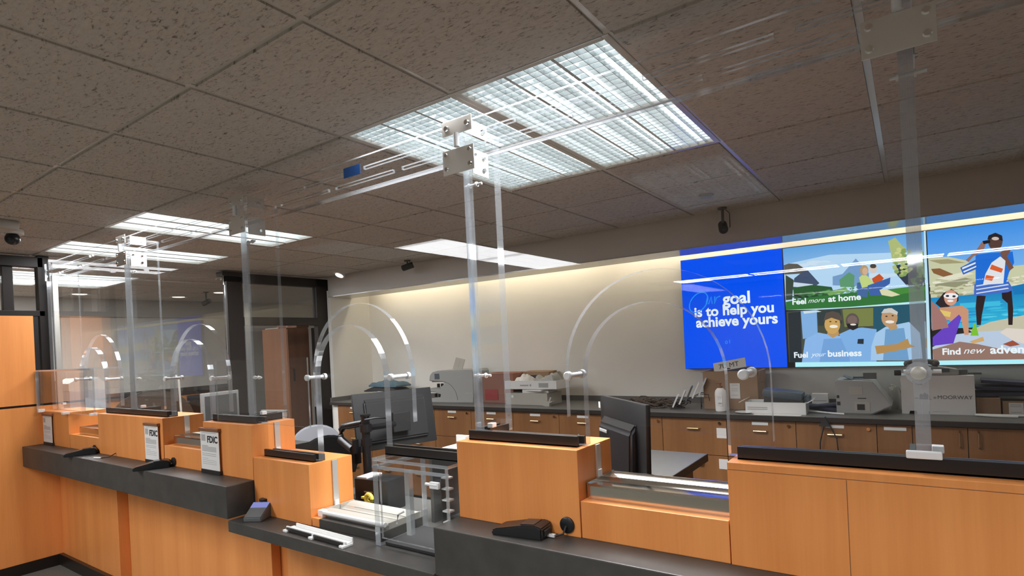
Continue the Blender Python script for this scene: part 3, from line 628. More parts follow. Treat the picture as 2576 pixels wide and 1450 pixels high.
# ------------------------------------------------------------------ ceiling light fittings
def fitting(x0, x1, y0, y1, kind, label, group=None):
    t = thing('ceiling_light', label, 'ceiling light', ((x0 + x1) / 2, (y0 + y1) / 2, CZ), 0, group)
    W, L = (x1 - x0) / 2, (y1 - y0) / 2
    alongx = W > L
    if alongx: W, L = L, W
    def fin(mb):
        if alongx: mb.rotz(PI / 2)
        return mb
    f = 0.024
    mb = MB()
    for a in (-1, 1):
        mb.box(min(a * W, a * (W - f)), max(a * W, a * (W - f)), -L, L, -0.006, 0.014, bev=0.003)
        mb.box(-W + f, W - f, min(a * L, a * (L - f)), max(a * L, a * (L - f)), -0.006, 0.014, bev=0.003)
    obj('frame', fin(mb), 'tbar', t)
    mb = MB()
    wi, li = W - f, L - f
    prof = []
    n = 3 if kind != 'row' else 2
    top = 0.105
    mb.box(-wi - 0.004, -wi, -li, li, 0.01, top); mb.box(wi, wi + 0.004, -li, li, 0.01, top)
    mb.box(-wi, wi, -li - 0.004, -li, 0.01, top); mb.box(-wi, wi, li, li + 0.004, 0.01, top)
    mb.box(-wi - 0.004, wi + 0.004, -li - 0.004, li + 0.004, top, top + 0.004)
    obj('reflector', fin(mb), 'pan', t)
    for k in range(n):
        x = -wi + (k + 0.5) * 2 * wi / n
        mb = MB(); mb.cyl((x, -li + 0.03, 0.068), (x, li - 0.03, 0.068), 0.014, seg=10)
        obj('tube', fin(mb), 'tube', t)
    if kind == 'egg':
        mb = MB()
        nx, ny = 15, 30
        for k in range(1, nx):
            x = -wi + k * 2 * wi / nx
            mb.box(x - 0.0011, x + 0.0011, -li, li, 0.0, 0.017)
        for k in range(1, ny):
            y = -li + k * 2 * li / ny
            mb.box(-wi, wi, y - 0.0011, y + 0.0011, 0.0, 0.017)
        for k in (1, 2):
            x = -wi + k * 2 * wi / 3
            mb.box(x - 0.006, x + 0.006, -li, li, -0.001, 0.018)
        obj('louver', fin(mb), 'louver', t)
    else:
        mb = MB()
        for k in range(1, n):
            x = -wi + k * 2 * wi / n
            mb.prism([(x - 0.018, 0.0), (x + 0.018, 0.0), (x + 0.004, 0.05), (x - 0.004, 0.05)], -li, li, 'y')
        obj('louver', fin(mb), 'pan', t)
    strips = [(0, 2 * wi)] if kind != 'row' else [(-0.13, 0.12), (0.13, 0.12)]
    for off, wd in strips:
        ld = bpy.data.lights.new('tube_light', 'AREA'); ld.shape = 'RECTANGLE'
        ld.size, ld.size_y = (2 * li, wd) if alongx else (wd, 2 * li)
        ld.color = (0.96, 0.97, 1.0); ld.energy = LAMP / len(strips)
        ld.spread = math.radians(130 if kind == 'egg' else 180)
        lo = bpy.data.objects.new('tube_light', ld); C.objects.link(lo); lo.parent = t; lo.location = (0, off, -0.010) if alongx else (off, 0, -0.010)
    return t
FL = ['big square-celled ceiling light nearest the camera, right of its pair', 'big square-celled ceiling light touching the nearest one on its left',
      'striped ceiling light over the middle of the counter', 'striped ceiling light nearer the dark left-hand window frame',
      'striped office ceiling light seen past the left end of the acrylic screen, nearer of two', 'striped office ceiling light at the far left, farther of two',
      'ceiling light in the hall behind the camera, first of a pair', 'ceiling light in the hall behind the camera, second of a pair',
      'added unseen fill light right of the camera, brightening the right end of the counter',
      'added unseen square-celled fill light just behind the camera', 'added unseen square-celled fill light right of the camera', 'added unseen square-celled fill light left of the camera']
for k, (a, b, c, d_, kd) in enumerate(FIT):
    if kd == 'row':
        fitting(a, b, c, d_, kd, 'two-tube ceiling light in the row at the back of the hall', 'row of two-tube ceiling lights behind the camera')
    else:
        fitting(a, b, c, d_, kd, FL[k])

# recessed downlights, sensor, ceiling cameras
def downlight(x, y, label, group=None, r=0.075):
    t = thing('downlight', label, 'downlight', (x, y, CZ - 0.008), 0, group)
    mb = MB(); mb.lathe([(r * 0.8, 0.0), (r, -0.001), (r * 1.18, -0.006), (r * 1.2, 0.004), (r * 0.8, 0.006)]); obj('trim_ring', mb, 'white', t, True)
    mb = MB(); mb.cyl((0, 0, -0.004), (0, 0, 0.004), r * 0.8, seg=24); obj('lens', mb, 'down', t)
    return t
downlight(-8.85, 2.88, 'lit round downlight in the far office, left of the two', None, 0.1)
downlight(-8.75, 4.06, 'lit round downlight in the far office, right of the two', None, 0.1)
downlight(-7.95, 4.25, 'lit round downlight above the dark door frame', None, 0.1)
t = thing('eyeball_light', 'tilted round spotlight recessed beside the bulkhead, lit', 'spotlight', (-5.39, 4.30, CZ - 0.008))
mb = MB(); mb.lathe([(0.06, 0.0), (0.085, -0.004), (0.09, 0.004), (0.06, 0.006)]); obj('trim_ring', mb, 'white', t, True)
mb = MB(); mb.lathe([(0.02, 0.02), (0.062, 0.015), (0.06, -0.03), (0.05, -0.034)]); mb.rotx(-0.5); obj('eyeball', mb, 'white', t, True)
mb = MB(); mb.cyl((0, 0, -0.034), (0, 0, -0.040), 0.046); mb.rotx(-0.5); obj('lens', mb, 'down', t)
t = thing('smoke_sensor', 'small flat white disc on the ceiling above the blue screen', 'sensor', (-1.07, 3.83, CZ - 0.008))
mb = MB(); mb.lathe([(0.012, -0.022), (0.035, -0.02), (0.05, -0.01), (0.052, 0.0)]); obj('cover', mb, 'greyplastic', t, True)
def bracket_cam(loc, rz, tilt, label, drop=0.10):
    t = thing('ceiling_camera', label, 'camera', loc, rz)
    mb = MB(); mb.cyl((0, 0, 0), (0, 0, -0.012), 0.032); mb.cyl((0, 0, 0), (0, 0, -drop), 0.010); obj('mount', mb, 'greydark', t, True)
    mb = MB(); mb.cyl((0, -0.05, 0), (0, 0.06, 0), 0.032, seg=20); mb.cyl((0, -0.06, 0), (0, -0.05, 0), 0.026, 0.032, seg=20); mb.rotx(tilt); mb.move(0, 0, -drop - 0.025)
    obj('camera_body', mb, 'blackm', t, True)
    mb = MB(); mb.cyl((0, -0.064, 0), (0, -0.059, 0), 0.018, seg=16); mb.rotx(tilt); mb.move(0, 0, -drop - 0.025); obj('lens', mb, 'screen', t, True)
    mb = MB(); mb.tube([(0.01, 0.02, 0), (0.05, 0.03, -0.04), (0.05, 0.04, -drop - 0.02), (0.02, 0.05, -drop - 0.04)], 0.003); obj('cable', mb, 'black', t, True)
    return t
bracket_cam((-1.09, 4.30, CZ - 0.008), 0.3, 0.5, 'small dark camera hanging in front of the bulkhead above the blue screen', 0.12)
bracket_cam((-4.25, 4.25, CZ - 0.008), -0.9, 0.3, 'small black camera under the bulkhead near the lit spotlight', 0.04)
bracket_cam((-7.95, 4.05, CZ - 0.008), -1.1, 0.4, 'small black camera in the office beside the dark door frame', 0.12)
t = thing('strobe_alarm', 'pale yellow alarm box with a dark top on the ceiling at the left edge', 'alarm', (-4.62, 1.10, CZ - 0.008), 0.2)
mb = MB(); mb.box(-0.10, 0.10, -0.06, 0.06, -0.055, 0, bev=0.008); obj('housing', mb, 'beige', t, True)
mb = MB(); mb.box(-0.08, 0.08, -0.064, -0.058, -0.02, -0.006); mb.box(-0.08, 0.08, -0.064, -0.058, -0.05, -0.036); obj('louver', mb, 'blackm', t)
t = thing('dome_camera', 'black round camera below the alarm box at the left edge', 'camera', (-4.85, 1.22, CZ - 0.008))
mb = MB(); mb.cyl((0, 0, 0), (0, 0, -0.03), 0.06, seg=24); obj('base', mb, 'white', t, True)
mb = MB(); mb.ball((0, 0, -0.06), 0.042, seg=20); obj('dome', mb, 'black', t, True)
# ------------------------------------------------------------------ front counter
PY0, PY1 = 1.608, 1.857
PZ = 1.296
def pedestal(x0, x1, z0, z1, label, chan=None):
    t = thing('counter_pedestal', label, 'counter pedestal', ((x0 + x1) / 2, (PY0 + PY1) / 2, z0))
    mb = MB(); mb.box(x0, x1, PY0, PY1, z0, z1, bev=0.002); wpart('body', mb, 'maple', t)
    if chan:
        c0, c1 = chan
        mb = MB(); mb.box(c0, c1, 1.653, 1.667, z1, z1 + 0.036, bev=0.001); mb.box(c0, c1, 1.701, 1.716, z1, z1 + 0.030, bev=0.001); mb.box(c0, c1, 1.653, 1.716, z1, z1 + 0.005)
        wpart('screen_channel', mb, 'chan', t)
    return t
SZ = 1.015   # top of the raised ledges
p0 = pedestal(-5.84, -5.285, SZ, 1.285, 'wooden counter pedestal against the left wall, holding the leftmost notice')
p1 = pedestal(-4.722, -3.745, SZ, PZ, 'widest wooden pedestal, under the second acrylic fin from the left', (-4.70, -3.78))
p2 = pedestal(-3.258, -2.773, SZ, PZ, 'wooden pedestal carrying the front-most FDIC notice', (-3.235, -2.80))
p3 = pedestal(-2.768, -2.308, 0.85, 1.133, 'low wooden pedestal stepping down beside the small payment terminal', (-2.74, -2.33))
p4 = pedestal(-1.400, -0.893, SZ, PZ, 'wooden pedestal behind the large card terminal and round cable hole', (-1.375, -0.915))
p5 = pedestal(-0.428, 3.9, SZ, PZ, 'long wooden pedestal at the right end of the counter', (-0.41, 3.88))
for xs_ in (-0.145, 0.62):
    mb = MB(); mb.box(xs_ - 0.0008, xs_ + 0.0008, PY0 - 0.0004, PY0 + 0.003, SZ, PZ - 0.022); wpart('seam', mb, 'redwood', p5)
mb = MB(); mb.box(-0.427, 3.89, PY0 - 0.0004, PY0 + 0.003, PZ - 0.0205, PZ - 0.019); wpart('seam', mb, 'redwood', p5)
# fin channels running back on the pedestal tops
for p, x, z in ((p1, -4.325, PZ), (p2, -2.888, PZ), (p4, -1.352, PZ), (p5, 0.014, PZ)):
    mb = MB(); mb.box(x - 0.029, x - 0.0165, 1.717, 1.842, z, z + 0.036, bev=0.001); mb.box(x + 0.0165, x + 0.029, 1.717, 1.842, z, z + 0.036, bev=0.001); mb.box(x - 0.029, x + 0.029, 1.717, 1.842, z, z + 0.005)
    wpart('fin_channel', mb, 'chan', p)
for p, x, za in ((p1, -3.745, 1.14), (p2, -2.773, 1.14), (p3, -2.308, 0.915), (p4, -0.893, 1.185)):
    zt = PZ if p is not p3 else 1.133
    mb = MB(); mb.box(x + 0.0005, x + 0.006, 1.735, 1.765, za, zt - 0.004); wpart('side_track', mb, 'steel', p)
    mb = MB(); mb.box(x + 0.0005, x + 0.010, 1.738, 1.762, za - 0.005, za + 0.022); wpart('track_foot', mb, 'white', p)

def sill(x0, x1, z0, z1, label, mat='maple'):
    mb = MB(); mb.box(x0, x1, PY0 + 0.003, PY1 - 0.003, z0 - z0, z1 - z0, bev=0.002)
    return solo('counter_step', label, 'counter sill', mb, mat, (0, 0, z0))
sill(-5.282, -4.725, SZ, 1.120, 'low wooden sill under the deal tray of the leftmost window')
sill(-3.742, -3.261, SZ, 1.133, 'low wooden sill between the two FDIC notices')
sill(-0.890, -0.431, SZ, 1.133, 'low wooden sill under the wide polished tray near the right')
sill(-2.252, -1.836, 0.85, 0.888, 'thin charcoal riser under the long pale deal tray', 'lam')
sill(-2.305, -2.254, 0.85, 0.888, 'small wooden block at the foot of the low pedestal')

def ledge(x0, x1, z0, z1, ya, yb, label):
    mb = MB(); mb.box(x0, x1, ya, yb, 0, z1 - z0, bev=0.004)
    return solo('writing_ledge', label, 'counter ledge', mb, 'lam', (0, 0, z0))
ledge(-5.838, -2.775, 0.855, SZ, 1.465, 1.858, 'long raised charcoal ledge under the FDIC notices')
ledge(-1.407, 3.9, 0.845, SZ, 1.470, 1.858, 'raised charcoal ledge at the right with the large card terminal')
ledge(-2.772, -1.410, 0.795, 0.85, 1.465, 1.858, 'low charcoal ledge in the middle with the acrylic package box')

def front(x0, x1, z1, label, y=1.70):
    mb = MB(); mb.box(x0, x1, y, 1.772, 0.0, z1 - 0.002, bev=0.003)
    return solo('counter_cladding', label, 'counter front', mb, 'maple', (0, 0, 0))
front(-5.84, -4.72, 0.855, 'wooden front panel of the counter below the left end of the ledge')
front(-4.585, -2.83, 0.855, 'wooden front panel of the counter below the middle of the long ledge', 1.72)
front(-2.72, -1.30, 0.795, 'wooden front panel of the counter below the low ledge', 1.74)
front(-1.22, 3.9, 0.845, 'wooden front panel of the counter below the right ledge', 1.74)
mb = MB()
mb.box(-5.84, 3.9, 1.775, 1.855, 0, 0.790)
solo('counter_backing', 'recessed wooden backing seen in the upright gaps of the counter front', 'counter panel', mb, 'maple')

# deal trays
def deal_tray(x0, x1, z, ya, yb, label, mat='traysteel', h=0.048, lip=0.0):
    t = thing('deal_tray', label, 'deal tray', ((x0 + x1) / 2, (ya + yb) / 2, z))
    mb = MB()
    yc = (ya + yb) / 2
    prof = [(ya, z), (ya, z + h - 0.006), (ya + 0.006, z + h)]
    n = 10
    a, b = ya + 0.055, yb - 0.03
    prof.append((ya + 0.02, z + h))
    for k in range(n + 1):
        u = k / n
        prof.append((a + (b - a) * u, z + h - 0.020 * math.sin(PI * u)))
    prof += [(yb, z + h), (yb, z)]
    mb.prism(prof, x0 + 0.004, x1 - 0.004, 'x')
    wpart('trough', mb, mat, t, True)
    for xe in (x0 + 0.002, x1 - 0.006):
        mb = MB(); mb.box(xe, xe + 0.004, ya + 0.002, yb, z, z + h + 0.004); wpart('end_cap', mb, mat, t)
    mb = MB(); mb.box(x0 + 0.005, x1 - 0.005, (a + b) / 2 - 0.002, (a + b) / 2 + 0.002, z + 0.01, z + h + 0.001); wpart('divider', mb, 'chrome', t)
    return t
deal_tray(-0.886, -0.434, 1.133, 1.648, 1.85, 'wide polished steel deal tray at the right window')
deal_tray(-3.70, -3.27, 1.133, 1.648, 1.85, 'steel deal tray between the two FDIC notices', 'traysteel', 0.052)
deal_tray(-5.20, -4.73, 1.120, 1.648, 1.85, 'steel deal tray at the leftmost window', 'traysteel', 0.052)
t = deal_tray(-2.300, -1.838, 0.888, 1.655, 1.85, 'long pale deal tray beside the acrylic package box', 'beige', 0.022)
mb = MB(); mb.tube([(-2.27, 1.645, 0.908), (-1.85, 1.645, 0.908)], 0.010, 10); mb.box(-2.295, -2.26, 1.635, 1.665, 0.888, 0.918, bev=0.003); wpart('front_rail', mb, 'white', t, True)

# notices in brown holders
def notice(x0, x1, label, full=True):
    t = thing('notice_holder', label, 'notice', ((x0 + x1) / 2, 1.60, SZ))
    W = (x1 - x0) / 2
    mb = MB(); mb.box(-W, W, -0.012, 0.006, 0.232, 0.250, bev=0.002); obj('top_clip', mb, 'redwood', t)
    mb = MB(); mb.box(-W + 0.006, W, -0.010, 0.006, 0.0, 0.022, bev=0.002); obj('base', mb, 'darkedge', t)
    mb = MB(); mb.box(-W + 0.006, W - 0.004, -0.006, -0.003, 0.02, 0.234); sh = obj('sheet', mb, 'paper', t)
    mb = MB()
    def bar(u0, u1, v, h, mi=0):
        mb.box(-W + 0.006 + u0 * (2 * W - 0.01), -W + 0.006 + u1 * (2 * W - 0.01), -0.0068, -0.0060, v, v + h, mi=mi)
    bar(0.06, 0.28, 0.178, 0.036); bar(0.1, 0.88, 0.222, 0.003)
    for v in (0.150, 0.143, 0.136, 0.129, 0.122): bar(0.08, 0.42 if v > 0.149 else 0.86, v, 0.0045)
    for v in (0.108, 0.098): bar(0.08, 0.84, v, 0.003)
    for v in (0.082, 0.072, 0.062, 0.052): bar(0.08, 0.4 if v > 0.08 else 0.84, v, 0.0022)
    obj('small_print', mb, 'inkgrey', sh)
    if full:
        mb = text_bm('FDIC', 0.050, 0.0004, 0.0016); mb.move(-W + 0.006 + 0.36 * 2 * W, -0.0066, 0.172)
        obj('lettering', mb, 'ink', sh)
    return t
notice(-5.80, -5.60, 'pale notice in a brown holder against the left wall', False)
notice(-3.965, -3.775, 'white FDIC notice on the widest pedestal behind a card terminal')
notice(-3.270, -3.068, 'white FDIC notice standing nearest the camera')

# card terminals
def terminal_parts(t, s=1.0):
    L = 0.185 * s; W = 0.042 * s
    mb = MB(); mb.prism([(-L / 2, 0.0), (L / 2, 0.0), (L / 2, 0.038 * s), (L / 2 - 0.02, 0.046 * s), (0.01, 0.040 * s), (-L / 2 + 0.01, 0.022 * s), (-L / 2, 0.014 * s)], -W, W, 'y')
    es = [e for e in mb.bm.edges]; bmesh.ops.bevel(mb.bm, geom=es, offset=0.004, segments=2, affect='EDGES')
    b = obj('body', mb, 'black', t, True)
    mb = MB(); mb.box(0.012, 0.062, -W + 0.012, W - 0.012, 0.0425 * s, 0.0455 * s, rot=Matrix.Rotation(-0.06, 3, 'Y')); obj('screen', mb, 'screen', t)
    mb = MB()
    for i in range(4):
        for j in range(3):
            mb.box(-0.066 + i * 0.018, -0.054 + i * 0.018, -0.024 + j * 0.018, -0.012 + j * 0.018, 0, 0.004, bev=0.001)
    mb.roty(-0.22, (0, 0, 0)); mb.move(0, 0, 0.0315 * s); obj('keypad', mb, 'greydark', t)
    mb = MB(); mb.box(L / 2 - 0.004, L / 2 + 0.006, -0.022, 0.022, 0.010, 0.028, bev=0.002); obj('printer_cover', mb, 'blackm', t)
tr = thing('card_terminal', 'large black card terminal on the right-hand ledge', 'card terminal', (-1.085, 1.553, SZ), 0.12)
terminal_parts(tr)
dup(tr, (-3.69, 1.515, SZ), 1.10, 'black card terminal in front of the middle FDIC notice')
dup(tr, (-4.775, 1.515, SZ), 1.15, 'black card terminal on the ledge nearest the left wall')
def grommet(x, z, label, r=0.026):
    t = thing('cable_grommet', label, 'cable grommet', (x, PY0, z))
    mb = MB(); mb.cyl((0, 0, 0), (0, -0.006, 0), r, seg=24); mb.cyl((0, -0.006, 0), (0, -0.009, 0), r, r * 0.8, seg=24); obj('cap', mb, 'black', t, True)
    return t
grommet(-0.940, 1.051, 'round black cable cap on the pedestal beside the large card terminal')
grommet(-3.62, 1.045, 'round black cable cap under the sill by the middle FDIC notice', 0.024)
grommet(-4.80, 1.045, 'round black cable cap beside the leftmost card terminal', 0.024)
mb = MB(); mb.tube([(-0.99, 1.568, SZ + 0.012), (-0.965, 1.572, SZ + 0.006), (-0.945, 1.585, SZ + 0.012), (-0.940, 1.598, SZ + 0.034)], 0.0035)
mb.box(-0.992, -0.966, 1.563, 1.575, SZ + 0.003, SZ + 0.012, mi=1)
solo('terminal_cable', 'black cable with a white plug between the large terminal and its cap', 'cable', mb, ['black', 'white'])
mb = MB(); mb.tube([(-3.655, 1.590, SZ + 0.01), (-3.640, 1.594, SZ + 0.016), (-3.625, 1.597, SZ + 0.020)], 0.004)
solo('white_plug', 'short white plug by the cap near the middle FDIC notice', 'cable', mb, 'white')
mb = MB(); mb.tube([(-4.50, 1.50, SZ + 0.005), (-4.44, 1.52, SZ + 0.005)], 0.005); mb.tube([(-4.44, 1.52, SZ + 0.005), (-4.42, 1.56, SZ + 0.006), (-4.44, 1.605, SZ + 0.02)], 0.003, mi=1)
solo('loose_cable', 'loose white plug on a black cable lying on the long ledge', 'cable', mb, ['white', 'black'])
t = thing('payment_terminal', 'small payment terminal with a lit violet screen on the low ledge', 'payment terminal', (-2.655, 1.555, 0.85), 0.5)
mb = MB(); mb.prism([(-0.055, 0), (0.055, 0), (0.055, 0.062), (0.03, 0.068), (-0.055, 0.022)], -0.046, 0.046, 'x'); bmesh.ops.bevel(mb.bm, geom=list(mb.bm.edges), offset=0.004, segments=2, affect='EDGES')
obj('body', mb, 'greydark', t, True)
mb = MB(); mb.box(-0.042, 0.042, -0.010, 0.026, -0.0015, 0.0015); mb.rotx(0.50); mb.move(0, 0.012, 0.0585); obj('screen', mb, 'screenlit', t)
mb = MB()
for i in range(3):
    for j in range(4): mb.box(-0.034 + i * 0.024, -0.016 + i * 0.024, -0.05 + j * 0.011, -0.042 + j * 0.011, -0.001, 0.003)
mb.rotx(0.50); mb.move(0, 0.008, 0.0495); obj('keypad', mb, 'greyplastic', t)
mb = MB(); mb.cyl((0, 0.055, 0.05), (0, 0.052, 0.085), 0.02); obj('stand', mb, 'black', t, True)
t = thing('card_holder', 'loose white plastic card holder strip lying on the low ledge', 'card holder', (-2.135, 1.505, 0.85), -0.035)
mb = MB(); mb.box(-0.215, 0.215, -0.004, 0.034, 0.010, 0.014); mb.box(-0.19, 0.215, 0.028, 0.033, 0.012, 0.030); mb.box(-0.215, 0.215, -0.006, 0.0, 0.006, 0.022); obj('rail', mb, 'white', t)
for x in (-0.205, -0.01, 0.205):
    mb = MB(); mb.box(x - 0.014, x + 0.014, -0.022, 0.03, 0.0, 0.010, bev=0.002); obj('foot', mb, 'white', t)
mb = MB(); mb.box(-0.205, -0.02, -0.012, -0.007, 0.004, 0.019); mb.box(0.0, 0.20, -0.012, -0.007, 0.004, 0.019); obj('groove', mb, 'darkedge', t)
# ------------------------------------------------------------------ acrylic screens
YA, YB = 1.668, 1.700
ZT = 2.345
def arc(cx, cz, r, a0, a1, n):
    return [(cx + r * math.cos(a0 + (a1 - a0) * k / n), cz + r * math.sin(a0 + (a1 - a0) * k / n)) for k in range(n + 1)]
def station(xa, xb, cx, r, left_bottom, right_bottom, label, baffle_r, zspring=1.532, bz=1.365, by=1.727):
    """left_bottom / right_bottom: list of (x, z) steps from the fin to the arch"""
    t = thing('teller_screen', label, 'teller screen', ((xa + xb) / 2, YA, PZ))
    poly = [(xa, ZT), (xa, left_bottom[0][1])]
    for q in left_bottom: poly.append(q)
    poly.append((cx - r, left_bottom[-1][1]))
    poly += arc(cx, zspring, r, PI, 0, 28)
    poly.append((cx + r, right_bottom[0][1]))
    for q in right_bottom: poly.append(q)
    poly.append((xb, right_bottom[-1][1])); poly.append((xb, ZT))
    out = []
    for p in poly:
        if not out or abs(p[0] - out[-1][0]) + abs(p[1] - out[-1][1]) > 1e-5: out.append(p)
    mb = MB(); mb.prism(out, YA, YB, 'y'); mb.edges_by_normal(1)
    wpart('sheet', mb, ['clear', 'edge'], t)
    bc = cx + 0.004
    bp = [(bc - baffle_r, bz + 0.02)] + arc(bc, zspring, baffle_r, PI, 0, 30) + [(bc + baffle_r, bz - 0.028)]
    mb = MB(); mb.prism(bp, by, by + 0.024, 'y'); mb.edges_by_normal(1)
    for f in mb.bm.faces:
        if f.normal.z < -0.8: f.material_index = 2
    wpart('speech_baffle', mb, ['clear', 'edge', 'plain'], t)
    for s in (-1, 1):
        xm = cx + s * (r + (baffle_r - r) / 2)
        mb = MB()
        mb.cyl((xm, YA - 0.012, zspring), (xm, YA, zspring), 0.015, seg=18); mb.cyl((xm, YA - 0.016, zspring), (xm, YA - 0.012, zspring), 0.011, 0.015, seg=18)
        mb.cyl((xm, YA - 0.002, zspring), (xm, by + 0.026, zspring), 0.009, seg=18); mb.cyl((xm, by + 0.024, zspring), (xm, by + 0.038, zspring), 0.015, seg=18)
        wpart('standoff', mb, 'rod', t, True)
    return t
b = PZ + 0.006
station(-5.818, -4.327, -4.98, 0.236, [(-5.285, 1.285)], [(-4.327, b)], 'clear acrylic pane with an arched opening at the left end of the counter', 0.330)
station(-4.323, -2.890, -3.52, 0.235, [(-3.755, b)], [(-2.890, b)], 'clear acrylic pane with an arched opening over the two FDIC notices', 0.325)
station(-2.886, -1.354, -2.076, 0.236, [(-2.775, b), (-2.775, 1.139)], [(-1.405, 1.212), (-1.405, b), (-1.354, b)], 'clear acrylic pane with the arched opening above the low ledge', 0.335)
station(-1.350, 0.012, -0.664, 0.226, [(-0.89, b)], [(0.012, b)], 'clear acrylic pane with the arched opening nearest the camera, in front of the blue screen', 0.330)
mb = MB(); mb.cells([0.016, 1.9], [b, ZT], lambda i, j: True, YA, YB)
solo('teller_screen', 'plain clear acrylic pane at the right edge in front of the beach picture', 'teller screen', mb, ['clear', 'edge'])
# black channel of the low window
mb = MB(); mb.box(-1.838, -1.402, 1.653, 1.667, 1.206, 1.242, bev=0.001); mb.box(-1.838, -1.402, 1.701, 1.716, 1.206, 1.242, bev=0.001); mb.box(-1.838, -1.402, 1.653, 1.716, 1.205, 1.211)
solo('glazing_channel', 'long black channel carried above the acrylic package box', 'channel', mb, 'chan')

# low guard sheets
t = thing('acrylic_guard', 'low acrylic guard sheet with bright polished edges at the leftmost window', 'acrylic guard', (-5.2, 1.583, 1.285))
mb = MB(); mb.cells([-5.835, -4.70], [1.286, 1.617], lambda i, j: True, 1.578, 1.590); wpart('sheet', mb, ['clear', 'edge'], t)
mb = MB(); mb.box(-5.835, -4.71, 1.570, 1.577, 1.607, 1.617); mb.box(-5.835, -5.826, 1.568, 1.577, 1.287, 1.606); mb.box(-5.835, -4.9, 1.592, 1.606, 1.603, 1.617); mb.box(-5.835, -5.823, 1.592, 1.64, 1.286, 1.602, mi=1); wpart('stiffener', mb, ['edge', 'clear'], t)
mb = MB(); mb.box(-5.83, -5.80, 1.570, 1.612, 1.275, 1.300); mb.box(-4.76, -4.72, 1.570, 1.612, 1.285, 1.300); mb.box(-5.30, -5.26, 1.570, 1.612, 1.275, 1.290); wpart('foot', mb, 'rod', t)
mb = MB(); mb.cells([-3.16, -2.33], [PZ + 0.006, 1.630], lambda i, j: True, 1.640, 1.648)
for v in mb.bm.verts:
    if v.co.x > -2.5 and v.co.z < 1.4: v.co.z = 1.30
solo('acrylic_guard', 'low acrylic sheet on the pane left of the low window arch', 'acrylic guard', mb, ['clear', 'edge'])

# fins with header brackets
def screws(mb, pts, axis, d, r=0.010):
    for p in pts:
        q = list(p); q2 = list(p); q[axis] += d * 0.0; q2[axis] += d
        mb.cyl(q, q2, r, r * 0.75, seg=12, mi=1)
def fin(x, label, z0=PZ + 0.006, top=2.485, brackets=True, yb=1.882):
    t = thing('acrylic_fin', label, 'acrylic fin', (x, 1.78, z0))
    mb = MB(); mb.cells([1.701, yb], [z0, top], lambda i, j: True, x - 0.0155, x + 0.0155, axis='x'); wpart('sheet', mb, ['clear', 'finedge'], t)
    for z in (1.532, 2.262) if brackets else ():
        mb = MB(); mb.cyl((x - 0.034, 1.722, z), (x + 0.042, 1.722, z), 0.005, seg=12); mb.cyl((x + 0.0155, 1.722, z), (x + 0.021, 1.722, z), 0.010, seg=12); mb.cyl((x - 0.021, 1.722, z), (x - 0.0155, 1.722, z), 0.010, seg=12)
        wpart('cross_bolt', mb, 'rod', t, True)
    mb = MB(); mb.box(x + 0.016, x + 0.040, 1.718, 1.745, z0 + 0.031, z0 + 0.048, bev=0.002); wpart('foot_clip', mb, 'rod', t)
    if brackets:
        mb = MB()
        mb.box(x - 0.088, x + 0.062, 1.655, 1.6588, 2.300, 2.392, bev=0.0008)
        mb.box(x + 0.0160, x + 0.0195, 1.702, 1.80, 2.300, 2.395)
        screws(mb, [(x - 0.070, 1.655, 2.375), (x - 0.070, 1.655, 2.322), (x + 0.044, 1.655, 2.375), (x + 0.044, 1.655, 2.322)], 1, -0.006)
        screws(mb, [(x + 0.0195, 1.77, 2.372), (x + 0.0195, 1.77, 2.325), (x + 0.0195, 1.715, 2.372)], 0, 0.007)
        wpart('lower_bracket', mb, ['steel', 'chrome'], t)
        mb = MB()
        mb.box(x - 0.085, x + 0.058, 1.655, 1.6588, 2.446, 2.502, bev=0.0008)
        mb.box(x + 0.0160, x + 0.0195, 1.702, 1.80, 2.446, 2.502)
        screws(mb, [(x - 0.062, 1.655, 2.474), (x + 0.038, 1.655, 2.474)], 1, -0.008, 0.012)
        screws(mb, [(x + 0.0195, 1.77, 2.474)], 0, 0.008, 0.012)
        wpart('upper_bracket', mb, ['steel', 'chrome'], t)
        mb = MB(); mb.cyl((x - 0.012, 1.65, 2.395), (x - 0.012, 1.65, 2.446), 0.011, seg=12); wpart('spacer', mb, 'rod', t, True)
    return t
fin(-5.798, 'acrylic fin standing against the dark frame at the left end', 1.29, 2.50, False)
fin(-4.325, 'acrylic fin with steel brackets on the widest pedestal')
fin(-2.888, 'acrylic fin with dark brackets behind the front FDIC notice')
fin(-1.352, 'acrylic fin with steel brackets under the square-celled lights')
f = fin(0.014, 'acrylic fin with the large steel bracket plate nearest the camera')
mb = MB(); mb.cyl((0.010, 1.652, 1.533), (0.010, 1.664, 1.533), 0.016, seg=24); mb.cyl((0.010, 1.650, 1.533), (0.010, 1.652, 1.533), 0.011, 0.016, seg=24); wpart('knob', mb, 'steel', f, True)
mb = MB(); mb.cyl((0.010, 1.656, 1.533), (0.010, 1.660, 1.533), 0.026, seg=24); wpart('washer', mb, 'edge', f, True)
mb = MB(); mb.box(-0.022, 0.048, 1.646, 1.663, PZ + 0.034, PZ + 0.052, bev=0.003); wpart('base_clip', mb, 'rod', f)

